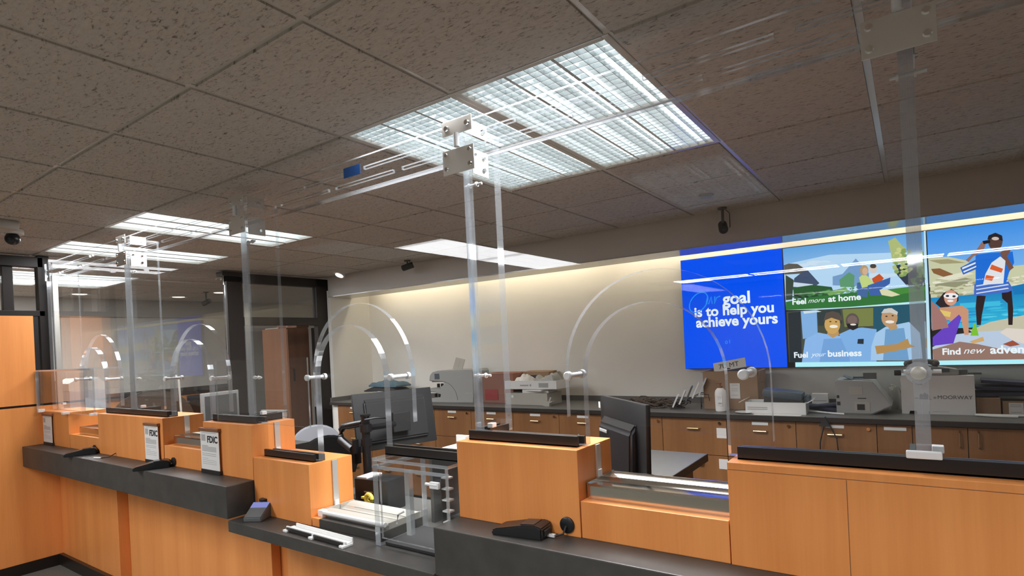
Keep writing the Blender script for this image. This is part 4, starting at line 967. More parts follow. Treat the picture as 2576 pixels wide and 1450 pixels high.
# slotted headers
def slot_rows(x0, x1, starts, length, pitch, zr, z0, z1):
    """grid breaks and fill rule for staggered slots"""
    spans = []
    for s, (a, b_) in zip(starts, zr):
        k = -30
        while s + k * pitch < x1 + 1:
            u0, u1 = s + k * pitch, s + k * pitch + length
            if u1 > x0 + 0.02 and u0 < x1 - 0.02: spans.append((max(u0, x0 + 0.02), min(u1, x1 - 0.02), a, b_))
            k += 1
    xs = sorted({x0, x1} | {s[0] for s in spans} | {s[1] for s in spans}); zs = sorted({z0, z1} | {s[2] for s in spans} | {s[3] for s in spans})
    def filled(i, j):
        cx, cz = (xs[i] + xs[i + 1]) / 2, (zs[j] + zs[j + 1]) / 2
        return not any(s[0] < cx < s[1] and s[2] < cz < s[3] for s in spans)
    return xs, zs, filled
def header(x0, x1, label, tape=False):
    t = thing('acrylic_header', label, 'acrylic header', ((x0 + x1) / 2, YA, 2.345))
    xs, zs, fl = slot_rows(x0, x1, (-0.827, -1.056), 0.368, 0.42, ((2.376, 2.389), (2.427, 2.440)), 2.347, 2.487)
    mb = MB(); mb.cells(xs, zs, fl, 1.660, 1.6725); wpart('slotted_sheet', mb, ['clear', 'edge'], t)
    if tape:
        mb = MB(); mb.box(-2.025, -1.915, 1.6588, 1.6598, 2.412, 2.456); tp = wpart('tape', mb, 'tapeblue', t); tp['label'] = 'strip of blue painter tape'
    return t
header(-5.818, -4.330, 'slotted acrylic header over the leftmost window')
header(-4.320, -2.893, 'slotted acrylic header over the FDIC notices')
header(-2.883, -1.357, 'slotted acrylic header with a strip of blue tape', True)
header(-1.347, 0.009, 'slotted acrylic header crossing the two square-celled lights')
header(0.019, 1.9, 'slotted acrylic header at the right of the large steel bracket')
t = thing('acrylic_side_screen', 'tall acrylic side screen running back from the left end of the counter', 'acrylic side screen', (-5.837, 2.4, 0.0))
xs, zs, fl = slot_rows(1.69, 3.16, (2.18, 1.98), 0.43, 0.475, ((2.452, 2.466), (2.492, 2.506)), 2.405, 2.548)
mb = MB(); mb.cells(xs, zs, fl, -5.842, -5.831, axis='x'); wpart('slotted_header', mb, ['clear', 'edge'], t)
mb = MB(); mb.cells([1.90, 3.17], [0.9, 2.402], lambda i, j: True, -5.842, -5.832, axis='x'); wpart('sheet', mb, ['sideclear', 'edge'], t)
mb = MB(); mb.box(-5.844, -5.826, 1.90, 3.17, 0.0, 0.9); wpart('base_panel', mb, 'maple', t)
mb = MB(); mb.box(-5.848, -5.818, 1.705, 1.745, 1.0, 2.40, bev=0.004); wpart('post', mb, 'steel', t)

# acrylic package box on the low ledge
t = thing('package_box', 'clear acrylic package pass box standing on the low ledge', 'package box', (-1.62, 1.66, 0.85))
bx0, bx1, by0, by1, bz0, bz1 = -1.828, -1.415, 1.572, 1.848, 0.852, 1.196
def sheet(x0, x1, y0, y1, z0, z1, nm):
    mb = MB(); mb.box(x0, x1, y0, y1, z0, z1)
    ax = min(range(3), key=lambda k: (x1 - x0, y1 - y0, z1 - z0)[k]); mb.edges_by_normal(ax)
    wpart(nm, mb, ['clear', 'edge'], t)
sheet(bx0, bx0 + 0.030, by0, by1, bz0, bz1, 'side_sheet')
sheet(bx1 - 0.017, bx1, by0, by1, bz0, bz1, 'side_sheet')
sheet(bx0 + 0.031, bx1 - 0.018, by0 + 0.006, by0 + 0.016, bz0 + 0.03, bz1 - 0.002, 'door')
sheet(bx0 + 0.031, bx1 - 0.018, by1 - 0.026, by1, bz0, bz1, 'back_sheet')
sheet(bx0, bx1, by0, by1, bz1 + 0.001, bz1 + 0.013, 'top_sheet')
mb = MB(); mb.box(bx0, bx1, by0 - 0.003, by0 + 0.005, bz1 - 0.030, bz1 - 0.018); mb.box(bx0 - 0.002, bx0 + 0.03, by0, by1, bz1 - 0.028, bz1 - 0.018)
wpart('rail', mb, 'edge', t)
mb = MB(); mb.box(bx0 + 0.001, bx0 + 0.029, by0 - 0.002, by0 - 0.0005, bz0, bz0 + 0.075); wpart('corner_guard', mb, 'edge', t)
mb = MB(); mb.box(-1.50, -1.455, by0 - 0.016, by0 - 0.002, bz1 - 0.075, bz1 - 0.050, bev=0.003); mb.cyl((-1.52, by0 - 0.012, bz1 - 0.06), (-1.46, by0 - 0.012, bz1 - 0.06), 0.006); wpart('latch', mb, 'rod', t, True)
mb = MB()
for k in range(7):
    z = bz0 + 0.05 + k * 0.042
    mb.box(bx1 - 0.055, bx1 - 0.018, by0 + 0.018, by0 + 0.045, z, z + 0.006)
wpart('hinge_comb', mb, 'rod', t)
mb = MB(); mb.box(bx1 - 0.057, bx1 - 0.053, by0 + 0.018, by0 + 0.045, bz0 + 0.02, bz1 - 0.03); wpart('hinge_strip', mb, 'black', t)
mb = MB(); mb.box(-1.665, -1.640, by0 + 0.018, by0 + 0.040, bz0 + 0.06, bz1 - 0.03); st = wpart('pink_strip', mb, 'edge', t)
mb = MB(); mb.box(bx0 + 0.034, bx1 - 0.06, by0 + 0.02, by1 - 0.03, bz0, bz0 + 0.012, bev=0.002); wpart('floor_pad', mb, 'blackm', t)
mb = MB(); mb.tube([(bx0 + 0.02, by0 + 0.10, bz0 + 0.06), (bx0 + 0.03, by0 + 0.10, bz0 + 0.10), (bx0 + 0.07, by0 + 0.10, bz0 + 0.12)], 0.004); wpart('hook', mb, 'rod', t, True)
# ------------------------------------------------------------------ back counter and what stands on it
BZ = 1.047
t = thing('back_worktop', 'long grey worktop with a black front edge along the back wall', 'worktop', (-1, 4.7, BZ - 0.032))
mb = MB(); mb.box(-5.775, 3.9, 4.362, 5.048, BZ - 0.032, BZ, bev=0.002); wpart('top', mb, 'greytop', t)
mb = MB(); mb.box(-5.775, 3.9, 4.355, 4.362, BZ - 0.034, BZ - 0.002); wpart('edge_band', mb, 'darkedge', t)
mb = MB(); mb.box(-5.755, 3.9, 5.030, 5.048, 0, 0.050)
solo('backsplash', 'low grey backsplash along the foot of the back wall', 'backsplash', mb, 'greytop', (0, 0, BZ))
mb = MB(); mb.box(-5.776, -5.757, 4.37, 5.048, 0, 0.050)
solo('backsplash', 'short grey backsplash at the left end of the back worktop', 'backsplash', mb, 'greytop', (0, 0, BZ))
mb = MB(); mb.box(-5.775, -5.67, 4.40, 5.04, 0, BZ - 0.034)
solo('counter_filler', 'narrow pale filler panel at the left end of the brown cabinets', 'panel', mb, 'wall')

CF = 4.385
def cabinet(x0, x1, kind, label, note=False):
    t = thing('base_cabinet', label, 'cabinet', ((x0 + x1) / 2, CF, 0))
    mb = MB(); mb.box(x0 + 0.001, x1 - 0.001, CF + 0.02, 5.04, 0.06, BZ - 0.034); wpart('body', mb, 'cab', t)
    def fr(nm, a, b_, z0, z1):
        mb = MB(); mb.box(a + 0.002, b_ - 0.002, CF, CF + 0.019, z0, z1, bev=0.0015); return wpart(nm, mb, 'cab', t)
    xc = (x0 + x1) / 2
    def pull(p, x, z, wd=0.05):
        mb = MB(); mb.tube([(x - wd, CF, z), (x - wd + 0.008, CF - 0.022, z), (x + wd - 0.008, CF - 0.022, z), (x + wd, CF, z)], 0.0055); o = wpart('handle', mb, 'brass', t, True); o.parent = p
    def holder(p, x, z, wd):
        mb = MB(); mb.box(x - wd, x + wd, CF - 0.004, CF, z - 0.011, z + 0.011, bev=0.001); o = wpart('label_holder', mb, 'white', t); o.parent = p
    def lock(p, x, z):
        mb = MB(); mb.cyl((x, CF, z), (x, CF - 0.012, z), 0.011, seg=14); o = wpart('lock', mb, 'chrome', t, True); o.parent = p
    top = BZ - 0.042
    if kind == 'drawers':
        d1 = fr('drawer', x0, x1, 0.73, top); pull(d1, xc + 0.0, 0.93); holder(d1, xc, top - 0.022, 0.055); lock(d1, x1 - 0.045, top - 0.03)
        d2 = fr('drawer', x0, x1, 0.40, 0.726); pull(d2, xc, 0.63)
        d3 = fr('drawer', x0, x1, 0.07, 0.396); pull(d3, xc, 0.30)
    elif kind == 'plain':
        d1 = fr('drawer', x0, x1, 0.73, top); pull(d1, xc, 0.93); lock(d1, x1 - 0.05, top - 0.03)
        d2 = fr('drawer', x0, x1, 0.40, 0.726); pull(d2, xc + 0.02, 0.66)
        d3 = fr('drawer', x0, x1, 0.07, 0.396); pull(d3, xc, 0.30)
        if note:
            mb = MB(); mb.box(x1 - 0.075, x1 - 0.004, CF - 0.0012, CF - 0.0002, 0.862, 0.938); o = wpart('note', mb, 'paper', t); o.parent = d1
            mb = MB(); mb.box(x1 - 0.068, x1 + -0.002, CF - 0.0012, CF - 0.0002, 0.63, 0.705); o = wpart('note', mb, 'paper', t); o.parent = d2
    elif kind == 'lockdoor':
        d1 = fr('door', x0, x1, 0.07, top); lock(d1, x1 - 0.03, top - 0.03); lock(d1, x0 + 0.02, top - 0.03)
    elif kind == 'label':
        d1 = fr('door', x0, x1, 0.07, top); holder(d1, xc + 0.005, top - 0.022, 0.06)
    elif kind in ('doorl', 'doorr'):
        d1 = fr('door', x0, x1, 0.07, top)
        x = x1 - 0.04 if kind == 'doorl' else x0 + 0.05
        mb = MB(); mb.tube([(x, CF, 0.985), (x, CF - 0.022, 0.977), (x, CF - 0.022, 0.893), (x, CF, 0.885)], 0.005); o = wpart('handle', mb, 'brass', t, True); o.parent = d1
    mb = MB(); mb.box(x0 + 0.001, x1 - 0.001, CF + 0.06, 5.03, 0.0, 0.06); wpart('plinth', mb, 'darkedge', t)
    return t
U = [(-5.665, -5.09, 'drawers', 'leftmost brown drawer cabinet, under the folded blue cloth'),
     (-5.09, -4.60, 'drawers', 'brown drawer cabinet behind the black monitor arm'),
     (-4.60, -4.10, 'drawers', 'brown drawer cabinet hidden behind the back of the large tilted monitor'),
     (-4.10, -3.61, 'drawers', 'brown drawer cabinet under the big grey cheque scanner'),
     (-3.61, -3.10, 'drawers', 'brown drawer cabinet under the reddish boxes'),
     (-3.10, -2.60, 'drawers', 'brown drawer cabinet under the white tray of wipes'),
     (-2.60, -2.12, 'drawers', 'brown drawer cabinet left of the black upright monitor'),
     (-2.12, -1.805, 'plain', 'brown drawer cabinet hidden behind the black upright monitor'),
     (-1.805, -1.651, 'lockdoor', 'narrow brown cabinet door with two locks under the heap of cables'),
     (-1.651, -1.155, 'plain', 'brown drawer cabinet with two paper notes near its right edge'),
     (-1.155, -0.687, 'drawers', 'brown drawer cabinet under the white tray and slate device'),
     (-0.687, -0.210, 'drawers', 'brown drawer cabinet with a black cord hanging across its front'),
     (-0.210, -0.02, 'label', 'brown cabinet front with only a label holder, under the big white carton'),
     (-0.02, 0.255, 'doorl', 'brown cabinet door with an upright handle at its right side'),
     (0.255, 0.73, 'doorr', 'brown cabinet door with an upright handle at its left side, right edge of view')]
for k, (a, b_, kd, lb) in enumerate(U): cabinet(a, b_, kd, lb, note=(k == 9))
for k in range(6):
    cabinet(0.73 + k * 0.5, 1.23 + k * 0.5, 'drawers', 'brown drawer cabinet out past the right edge of the photo')['group'] = 'cabinets past the right edge'

# folded cloth on a white tray
t = thing('paper_tray', 'low white tray at the left end of the back worktop', 'tray', (-5.30, 4.80, BZ))
mb = MB(); mb.box(-0.30, 0.30, -0.16, 0.16, 0, 0.004); mb.box(-0.30, 0.30, -0.16, -0.155, 0, 0.05); mb.box(-0.30, 0.30, 0.155, 0.16, 0, 0.05); mb.box(-0.30, -0.295, -0.155, 0.155, 0, 0.05); mb.box(0.295, 0.30, -0.155, 0.155, 0, 0.05)
obj('shell', mb, 'white', t)
mb = MB()
random.seed(3)
for k in range(6):
    mb.box(-0.25 + 0.07 * k, -0.08 + 0.07 * k, -0.13, 0.12, 0.02 + 0.008 * k, 0.026 + 0.008 * k, rot=Matrix.Rotation(random.uniform(-0.5, 0.5), 3, 'Z') @ Matrix.Rotation(random.uniform(-0.12, 0.12), 3, 'X'))
solo('loose_papers', 'untidy papers in the white tray under the blue cloth', 'papers', mb, 'paper', (-5.30, 4.80, BZ + 0.035))
def cloth(w_, d_, h, seed, nx=26, ny=14, amp=0.012, sag=0.0):
    rnd = random.Random(seed); mb = MB()
    ph = [rnd.uniform(0, 6) for _ in range(6)]
    def top(u, v):
        e = min(1, min(u, 1 - u) * 7, min(v, 1 - v) * 7); e = math.sin(max(0, e) * PI / 2)
        return h * (0.25 + 0.75 * e) + amp * (math.sin(7 * u + ph[0] + 3 * v) + 0.6 * math.sin(13 * v + ph[1] - 4 * u) + 0.4 * math.sin(21 * u + ph[2])) * e - sag * u
    T = [[mb.bm.verts.new(((i / nx - 0.5) * w_ + 0.01 * math.sin(9 * j / ny + ph[3]), (j / ny - 0.5) * d_ + 0.012 * math.sin(8 * i / nx + ph[4]), top(i / nx, j / ny))) for j in range(ny + 1)] for i in range(nx + 1)]
    B = [[mb.bm.verts.new((v.co.x * 0.98, v.co.y * 0.98, 0.0)) for v in r] for r in T]
    for i in range(nx):
        for j in range(ny):
            mb.bm.faces.new((T[i][j], T[i + 1][j], T[i + 1][j + 1], T[i][j + 1])); mb.bm.faces.new((B[i][j], B[i][j + 1], B[i + 1][j + 1], B[i + 1][j]))
    for i in range(nx):
        mb.bm.faces.new((T[i][0], B[i][0], B[i + 1][0], T[i + 1][0])); mb.bm.faces.new((T[i][ny], T[i + 1][ny], B[i + 1][ny], B[i][ny]))
    for j in range(ny):
        mb.bm.faces.new((T[0][j], T[0][j + 1], B[0][j + 1], B[0][j])); mb.bm.faces.new((T[nx][j], B[nx][j], B[nx][j + 1], T[nx][j + 1]))
    bmesh.ops.recalc_face_normals(mb.bm, faces=mb.bm.faces[:]); return mb
solo('dark_bundle', 'black and grey bundle between the papers and the blue cloth', 'bundle', cloth(0.50, 0.24, 0.05, 5, amp=0.008), 'blackm', (-5.27, 4.82, BZ + 0.096), 0.1, smooth=True)
solo('folded_cloth', 'folded dusty-blue cloth heaped on the white tray', 'cloth', cloth(0.50, 0.22, 0.065, 9, amp=0.010), 'blue', (-5.24, 4.83, BZ + 0.150), -0.05, smooth=True)

# big grey cheque scanner
t = thing('cheque_scanner', 'big rounded grey cheque scanner on the back worktop', 'scanner', (-4.07, 4.72, BZ), 0.10)
mb = MB()
prof = [(-0.33, 0.0), (0.32, 0.0), (0.33, 0.10), (0.33, 0.33), (0.31, 0.35), (-0.13, 0.345), (-0.20, 0.33), (-0.235, 0.295), (-0.245, 0.245), (-0.235, 0.235), (-0.06, 0.228), (-0.045, 0.20), (-0.10, 0.17), (-0.10, 0.15), (-0.27, 0.155), (-0.33, 0.145), (-0.34, 0.12), (-0.17, 0.112), (-0.10, 0.09), (-0.11, 0.06), (-0.25, 0.045), (-0.33, 0.03)]
mb.prism(prof, -0.16, 0.16, 'y'); bmesh.ops.bevel(mb.bm, geom=[e for e in mb.bm.edges if abs(e.verts[0].co.y - e.verts[1].co.y) < 1e-5], offset=0.008, segments=2, affect='EDGES')
obj('body', mb, 'greyplastic', t, True)
mb = MB(); mb.box(-0.165, -0.105, -0.164, -0.158, 0.255, 0.315, bev=0.002); obj('display', mb, 'slate', t)
mb = MB(); mb.tube([(0.0 - 0.08 + 0.2 * math.sin(a), -0.161, 0.03 + 0.20 * math.cos(a)) for a in [k * PI / 2 / 12 for k in range(13)]], 0.002); obj('cover_seam', mb, 'greydark', t)
mb = MB()
for x in (-0.15, -0.10): mb.cyl((x, -0.12, 0.205), (x, -0.12, 0.165), 0.016); mb.cyl((x - 0.04, -0.12, 0.10), (x - 0.04, -0.12, 0.06), 0.016)
mb.box(-0.22, -0.06, -0.14, 0.14, 0.224, 0.234); obj('roller', mb, 'black', t, True)
mb = MB(); mb.box(-0.06, 0.06, -0.003, 0.003, 0, 0.13, rot=Matrix.Rotation(-0.25, 3, 'X')); mb.box(-0.004, 0.004, -0.006, 0.006, 0.02, 0.10, rot=Matrix.Rotation(-0.25, 3, 'X')); mb.roty(0.22); mb.move(0.02, 0.02, 0.34); obj('paper_support', mb, 'beige', t)
mb = MB(); mb.box(0.22, 0.31, -0.163, -0.158, 0.095, 0.11); obj('badge', mb, 'beige', t)

# reddish boxes
t = thing('carton', 'large reddish carton beside the grey cheque scanner', 'box', (-3.47, 4.80, BZ))
mb = MB(); mb.box(-0.20, 0.19, -0.13, 0.14, 0, 0.30, bev=0.003); obj('body', mb, 'cardred', t)
mb = MB(); mb.box(-0.17, 0.0, -0.134, -0.129, 0.03, 0.14, bev=0.002); obj('red_panel', mb, 'red', t)
mb = MB(); mb.box(-0.204, 0.194, -0.134, -0.05, 0.298, 0.302, rot=Matrix.Rotation(0.03, 3, 'X')); mb.box(-0.204, 0.194, 0.055, 0.144, 0.3, 0.303); obj('flap', mb, 'cardred', t)
t = thing('carton', 'tan carton standing behind the white tray of wipes', 'box', (-3.13, 4.93, BZ))
mb = MB(); mb.box(-0.15, 0.16, -0.08, 0.08, 0, 0.305, bev=0.003); obj('body', mb, 'card', t)
mb = MB(); mb.box(-0.10, 0.02, -0.083, -0.079, 0.20, 0.27); obj('dark_label', mb, 'navy', t)
mb = MB(); mb.box(-0.155, 0.165, -0.003, 0.083, 0.304, 0.308); obj('flap', mb, 'card', t)
t = thing('cash_drawer', 'flat beige metal box carrying the white tray of wipes', 'box', (-3.06, 4.70, BZ), 0.0)
mb = MB(); mb.box(-0.24, 0.24, -0.14, 0.13, 0, 0.115, bev=0.004); obj('body', mb, 'beige', t)
mb = MB(); mb.box(-0.17, -0.145, -0.143, -0.139, 0.07, 0.095); obj('sticker', mb, 'white', t)
t = thing('shallow_tray', 'shallow white tray with crumpled wipes on the beige box', 'tray', (-3.02, 4.72, BZ + 0.152), 0.03)
mb = MB()
for a in ((-0.29, 0.29, -0.15, 0.13, 0, 0.004), (-0.29, 0.29, -0.15, -0.146, 0, 0.082), (-0.29, 0.29, 0.126, 0.13, 0, 0.082), (-0.29, -0.286, -0.146, 0.126, 0, 0.082), (0.286, 0.29, -0.146, 0.126, 0, 0.082)): mb.box(*a)
obj('shell', mb, 'white', t)
mb = MB(); mb.box(-0.11, -0.02, -0.1535, -0.1495, 0.033, 0.045); mb.box(0.0, 0.012, -0.1535, -0.1495, 0.03, 0.05); obj('marks', mb, 'inkgrey', t)
mb = MB(); mb.box(0.10, 0.20, -0.1535, -0.1495, 0.02, 0.06); obj('sticker', mb, 'greyplastic', t)
solo('crumpled_cloth', 'crumpled cream cloth in the shallow white tray', 'cloth', cloth(0.23, 0.20, 0.10, 12, amp=0.02), 'paper', (-3.155, 4.71, BZ + 0.158), 0.2, smooth=True)
solo('crumpled_bag', 'crumpled grey plastic bag in the shallow white tray', 'bag', cloth(0.25, 0.20, 0.11, 21, amp=0.018), 'greyplastic', (-2.885, 4.71, BZ + 0.158), -0.1, smooth=True)
mb = MB(); mb.box(-0.14, 0.14, -0.10, 0.08, 0, 0.020, rot=Matrix.Rotation(0.1, 3, 'Z')); mb.box(-0.12, 0.12, -0.13, 0.04, 0.02, 0.034, rot=Matrix.Rotation(-0.15, 3, 'Z'))
solo('paper_stack', 'untidy papers sandwiched between beige box and white tray', 'papers', mb, 'paper', (-2.98, 4.69, BZ + 0.116))
mb = MB(); mb.box(-0.05, 0.03, -0.02, 0.02, 0, 0.045, rot=Matrix.Rotation(0.2, 3, 'Y')); mb.box(0.0, 0.06, -0.015, 0.02, 0.03, 0.04, rot=Matrix.Rotation(-0.4, 3, 'Y')); mb.box(0.02, 0.035, -0.01, 0.0, 0.02, 0.085, rot=Matrix.Rotation(0.4, 3, 'Y'))
solo('paper_tag', 'torn cream paper tags beside the beige box', 'paper tag', mb, 'beige', (-2.80, 4.53, BZ))

# cables, file rack
random.seed(11); mb = MB()
for k in range(26):
    a0 = random.uniform(0, 6.28); cx, cy = random.uniform(-0.14, 0.14), random.uniform(-0.06, 0.06); rr = random.uniform(0.04, 0.12); zz = random.uniform(0.008, 0.085) * (1 - abs(cx) * 3.2)
    mb.tube([(cx + rr * 1.3 * math.cos(a0 + q * 0.5), cy + rr * 0.5 * math.sin(a0 + q * 0.5), max(0.006, zz + 0.025 * math.sin(q * 0.9 + k))) for q in range(11)], 0.0045, 6)
mb.tube([(-0.22, -0.03, 0.008), (-0.30, -0.05, 0.008), (-0.33, -0.02, 0.008)], 0.005, 6); mb.box(-0.36, -0.325, -0.035, -0.015, 0, 0.02)
o = solo('cable_heap', 'tangled heap of brown-black cables on the back worktop', 'cables', mb, 'chairdark', (-1.80, 4.66, BZ), smooth=True); 
t = thing('file_rack', 'black wire rack holding white and grey envelopes', 'file rack', (-1.51, 4.62, BZ), 0.25)
mb = MB()
for y in (-0.06, 0.06):
    mb.tube([(-0.14, y, 0.004), (0.10, y, 0.125), (0.10, y, 0.004)], 0.003); mb.tube([(0.10, y, 0.125), (0.16, y, 0.12), (0.165, y, 0.07)], 0.003)
for k in range(6): mb.tube([(-0.12 + 0.04 * k, -0.06, 0.014 + 0.02 * k), (-0.12 + 0.04 * k, 0.06, 0.014 + 0.02 * k)], 0.003)
obj('wire_frame', mb, 'black', t, True)
for k in range(5):
    e = solo('envelope', ['white envelope at the low end of the wire rack', 'grey-edged white envelope second up in the wire rack', 'dark-edged envelope in the middle of the wire rack', 'tall pale envelope second from the top of the wire rack', 'tallest pale envelope at the top of the wire rack'][k], 'envelope',
         MB().box(-0.006, 0.006, -0.075, 0.075, 0.0, 0.10 + 0.012 * k, rot=Matrix.Rotation(0.42, 3, 'Y'), piv=(0, 0, 0)), ['white', 'paper', 'greydark', 'paper', 'chairgrey'][k:k + 1], (-1.51 - 0.115 + 0.05 * k, 4.62 - 0.03 + 0.0125 * k, BZ + 0.02 + 0.024 * k), 0.25, 'envelopes in the wire rack')
mb = MB(); mb.box(-0.05, 0.05, 0, 0.03, 0.0, 0.115, bev=0.003); solo('wall_box', 'small pale box behind the wire rack legs', 'box', mb, 'white', (-1.40, 4.95, BZ))

# carton with paper, lotion bottle
t = thing('carton', 'brown carton with a scribbled paper on it, below the blue screen', 'box', (-1.19, 4.80, BZ), 0.03)
mb = MB()
for a in ((-0.205, 0.205, -0.15, -0.146, 0, 0.30), (-0.205, 0.205, 0.146, 0.15, 0, 0.30), (-0.205, -0.201, -0.146, 0.146, 0, 0.30), (0.201, 0.205, -0.146, 0.146, 0, 0.30), (-0.2, 0.2, -0.145, 0.145, 0, 0.01)): mb.box(*a)
obj('body', mb, 'card', t)
mb = MB(); mb.box(-0.225, -0.205, -0.14, 0.14, 0.294, 0.298); mb.box(0.205, 0.215, -0.14, 0.14, 0.2, 0.30, rot=Matrix.Rotation(0.12, 3, 'Y')); obj('flap', mb, 'card', t)
mb = MB(); mb.box(0.0, 0.075, -0.1525, -0.1505, 0.085, 0.205); obj('label_sheet', mb, 'paper', t)
mb = MB()
for z in (0.19, 0.16, 0.145, 0.11): mb.box(0.012, 0.06, -0.1535, -0.1526, z, z + 0.003)
obj('label_print', mb, 'inkgrey', t)
mb = MB(); mb.box(-0.03, 0.13, -0.10, 0.10, 0.27, 0.325, bev=0.01); solo('dark_pouch', 'dark pouch lying in the open brown carton', 'pouch', mb, 'navy', (-1.19, 4.80, BZ))
t = thing('paper_sign', 'tilted white paper with black scribbles leaning out of the brown carton', 'paper', (-1.19, 4.70, BZ + 0.30), 0.0)
mb = MB(); mb.box(-0.125, 0.125, -0.001, 0.001, 0.0, 0.075); mb.rotx(-0.25); mb.roty(-0.17); mb.move(0, 0, 0.01); obj('sheet', mb, 'paper', t)
mb = text_bm('7U MT', 0.055, 0.0003); mb.move(-0.085, -0.0022, 0.018); mb.rotx(-0.25); mb.roty(-0.17); mb.move(0, 0, 0.01); obj('lettering', mb, 'ink', t)
t = thing('lotion_bottle', 'cream pump bottle in front of the brown carton', 'bottle', (-1.222, 4.51, BZ))
mb = MB(); mb.lathe([(0.036, 0.0), (0.041, 0.006), (0.042, 0.14), (0.038, 0.16), (0.024, 0.178), (0.016, 0.182)]); obj('body', mb, 'paper', t, True)
mb = MB(); mb.cyl((0, 0, 0.182), (0, 0, 0.197), 0.018); mb.cyl((0, 0, 0.197), (0, 0, 0.215), 0.005); mb.box(-0.03, 0.010, -0.008, 0.008, 0.213, 0.224, bev=0.003); obj('pump', mb, 'redwood', t, True)
mb = MB(); mb.box(-0.022, 0.022, -0.0436, -0.040, 0.05, 0.13); obj('label', mb, 'white', t)
mb = MB(); mb.box(-0.012, 0.02, -0.0442, -0.0437, 0.112, 0.116); mb.box(-0.012, 0.018, -0.0442, -0.0437, 0.100, 0.102); mb.box(-0.008, 0.02, -0.0442, -0.0437, 0.060, 0.072); obj('print', mb, 'inkgrey', t)
mb = MB(); mb.lathe([(0.0, 0.002), (0.05, 0.002), (0.068, 0.008), (0.070, 0.008), (0.052, 0.0), (0.0, 0.0)]); solo('saucer', 'small white saucer on the back worktop edge', 'saucer', mb, 'white', (-1.04, 4.47, BZ), smooth=True)

# white tray with slate device
t = thing('desk_tray', 'white box tray holding the slate device', 'tray', (-0.83, 4.54, BZ), 0.03)
mb = MB()
for a in ((-0.20, 0.20, -0.10, -0.096, 0, 0.085), (-0.20, 0.20, 0.096, 0.10, 0, 0.085), (-0.20, -0.196, -0.096, 0.096, 0, 0.085), (0.196, 0.20, -0.096, 0.096, 0, 0.085), (-0.195, 0.195, -0.095, 0.095, 0, 0.006)): mb.box(*a)
mb.box(-0.25, -0.2, -0.09, 0.09, 0.09, 0.094, rot=Matrix.Rotation(-0.5, 3, 'Y')); mb.box(0.2, 0.25, -0.09, 0.09, 0.09, 0.094, rot=Matrix.Rotation(-0.5, 3, 'Y'))
obj('shell', mb, 'white', t)
mb = MB(); mb.box(-0.185, -0.05, -0.1025, -0.1005, 0.045, 0.05); mb.box(-0.185, -0.05, -0.1025, -0.1005, 0.032, 0.037); obj('print', mb, 'inkgrey', t)
t = thing('slate_device', 'slate-blue and black tilted device in the white box tray', 'device', (-0.78, 4.545, BZ + 0.008), 0.03)
mb = MB(); mb.box(-0.13, 0.13, -0.085, 0.085, 0.0, 0.11, bev=0.012, rot=Matrix.Rotation(0.12, 3, 'Y')); obj('base', mb, 'blackm', t, True)
mb = MB(); mb.box(-0.135, 0.13, -0.09, 0.09, 0.10, 0.158, bev=0.018, rot=Matrix.Rotation(0.12, 3, 'Y')); obj('lid', mb, 'slate', t, True)
mb = MB(); mb.box(0.13, 0.17, -0.04, 0.05, 0.07, 0.11, bev=0.01); mb.ball((0.16, -0.02, 0.11), 0.02); obj('hinge', mb, 'slate', t, True)
mb = MB(); mb.box(-0.16, 0.14, -0.03, 0.03, 0, 0.0012); mb.box(-0.02, 0.15, -0.028, 0.028, 0.0014, 0.0026, rot=Matrix.Rotation(-0.04, 3, 'Z'))
solo('loose_papers', 'white paper sheets lying at the worktop edge below the white box tray', 'papers', mb, 'paper', (-0.80, 4.40, BZ))
mb = MB(); mb.box(-0.055, 0.055, -0.03, 0.03, 0, 0.105, bev=0.002); mb.box(-0.045, 0.045, -0.0315, -0.03, 0.05, 0.055, mi=1)
solo('small_carton', 'small cream carton between the white box tray and the grey printer', 'box', mb, ['white', 'inkgrey'], (-0.59, 4.92, BZ))
mb = MB(); mb.box(-0.12, 0.12, -0.06, 0.06, 0, 0.03, bev=0.008, rot=Matrix.Rotation(0.1, 3, 'Y')); mb.box(-0.11, 0.10, -0.07, 0.05, 0.03, 0.045, bev=0.004, rot=Matrix.Rotation(-0.14, 3, 'Y'))
solo('navy_pouch', 'dark navy zip pouch lying beside the grey printer', 'pouch', mb, 'navy', (-0.53, 4.72, BZ + 0.004), smooth=True)
mb = MB(); mb.tube([(-0.14, 0, 0.014), (-0.05, -0.02, 0.012), (0.06, -0.06, 0.008), (0.13, -0.07, 0.006)], 0.006); solo('white_cable', 'white cable end in front of the navy pouch', 'cable', mb, 'white', (-0.53, 4.58, BZ))

# grey printer
t = thing('receipt_printer', 'boxy grey printer with two raised flaps', 'printer', (-0.27, 4.70, BZ), 0.0)
mb = MB(); mb.prism([(-0.18, 0.0), (0.03, 0.0), (0.15, 0.06), (0.05, 0.215), (0.035, 0.225), (-0.18, 0.235)], -0.14, 0.15, 'y'); bmesh.ops.bevel(mb.bm, geom=list(mb.bm.edges), offset=0.007, segments=2, affect='EDGES'); obj('body', mb, 'greyplastic', t, True)
mb = MB(); mb.box(-0.10, -0.02, -0.1425, -0.139, 0.135, 0.19); mb.box(-0.07, 0.02, -0.1425, -0.139, 0.02, 0.085); obj('label_plate', mb, 'beige', t)
mb = MB(); mb.box(-0.055, -0.01, -0.144, -0.1425, 0.03, 0.07); mb.box(-0.05, 0.0, -0.1425, -0.139, 0.108, 0.113); mb.box(-0.175, -0.160, -0.1425, -0.139, 0.11, 0.13); mb.box(-0.175, -0.155, -0.1425, -0.139, 0.06, 0.085); obj('vent', mb, 'blackm', t)
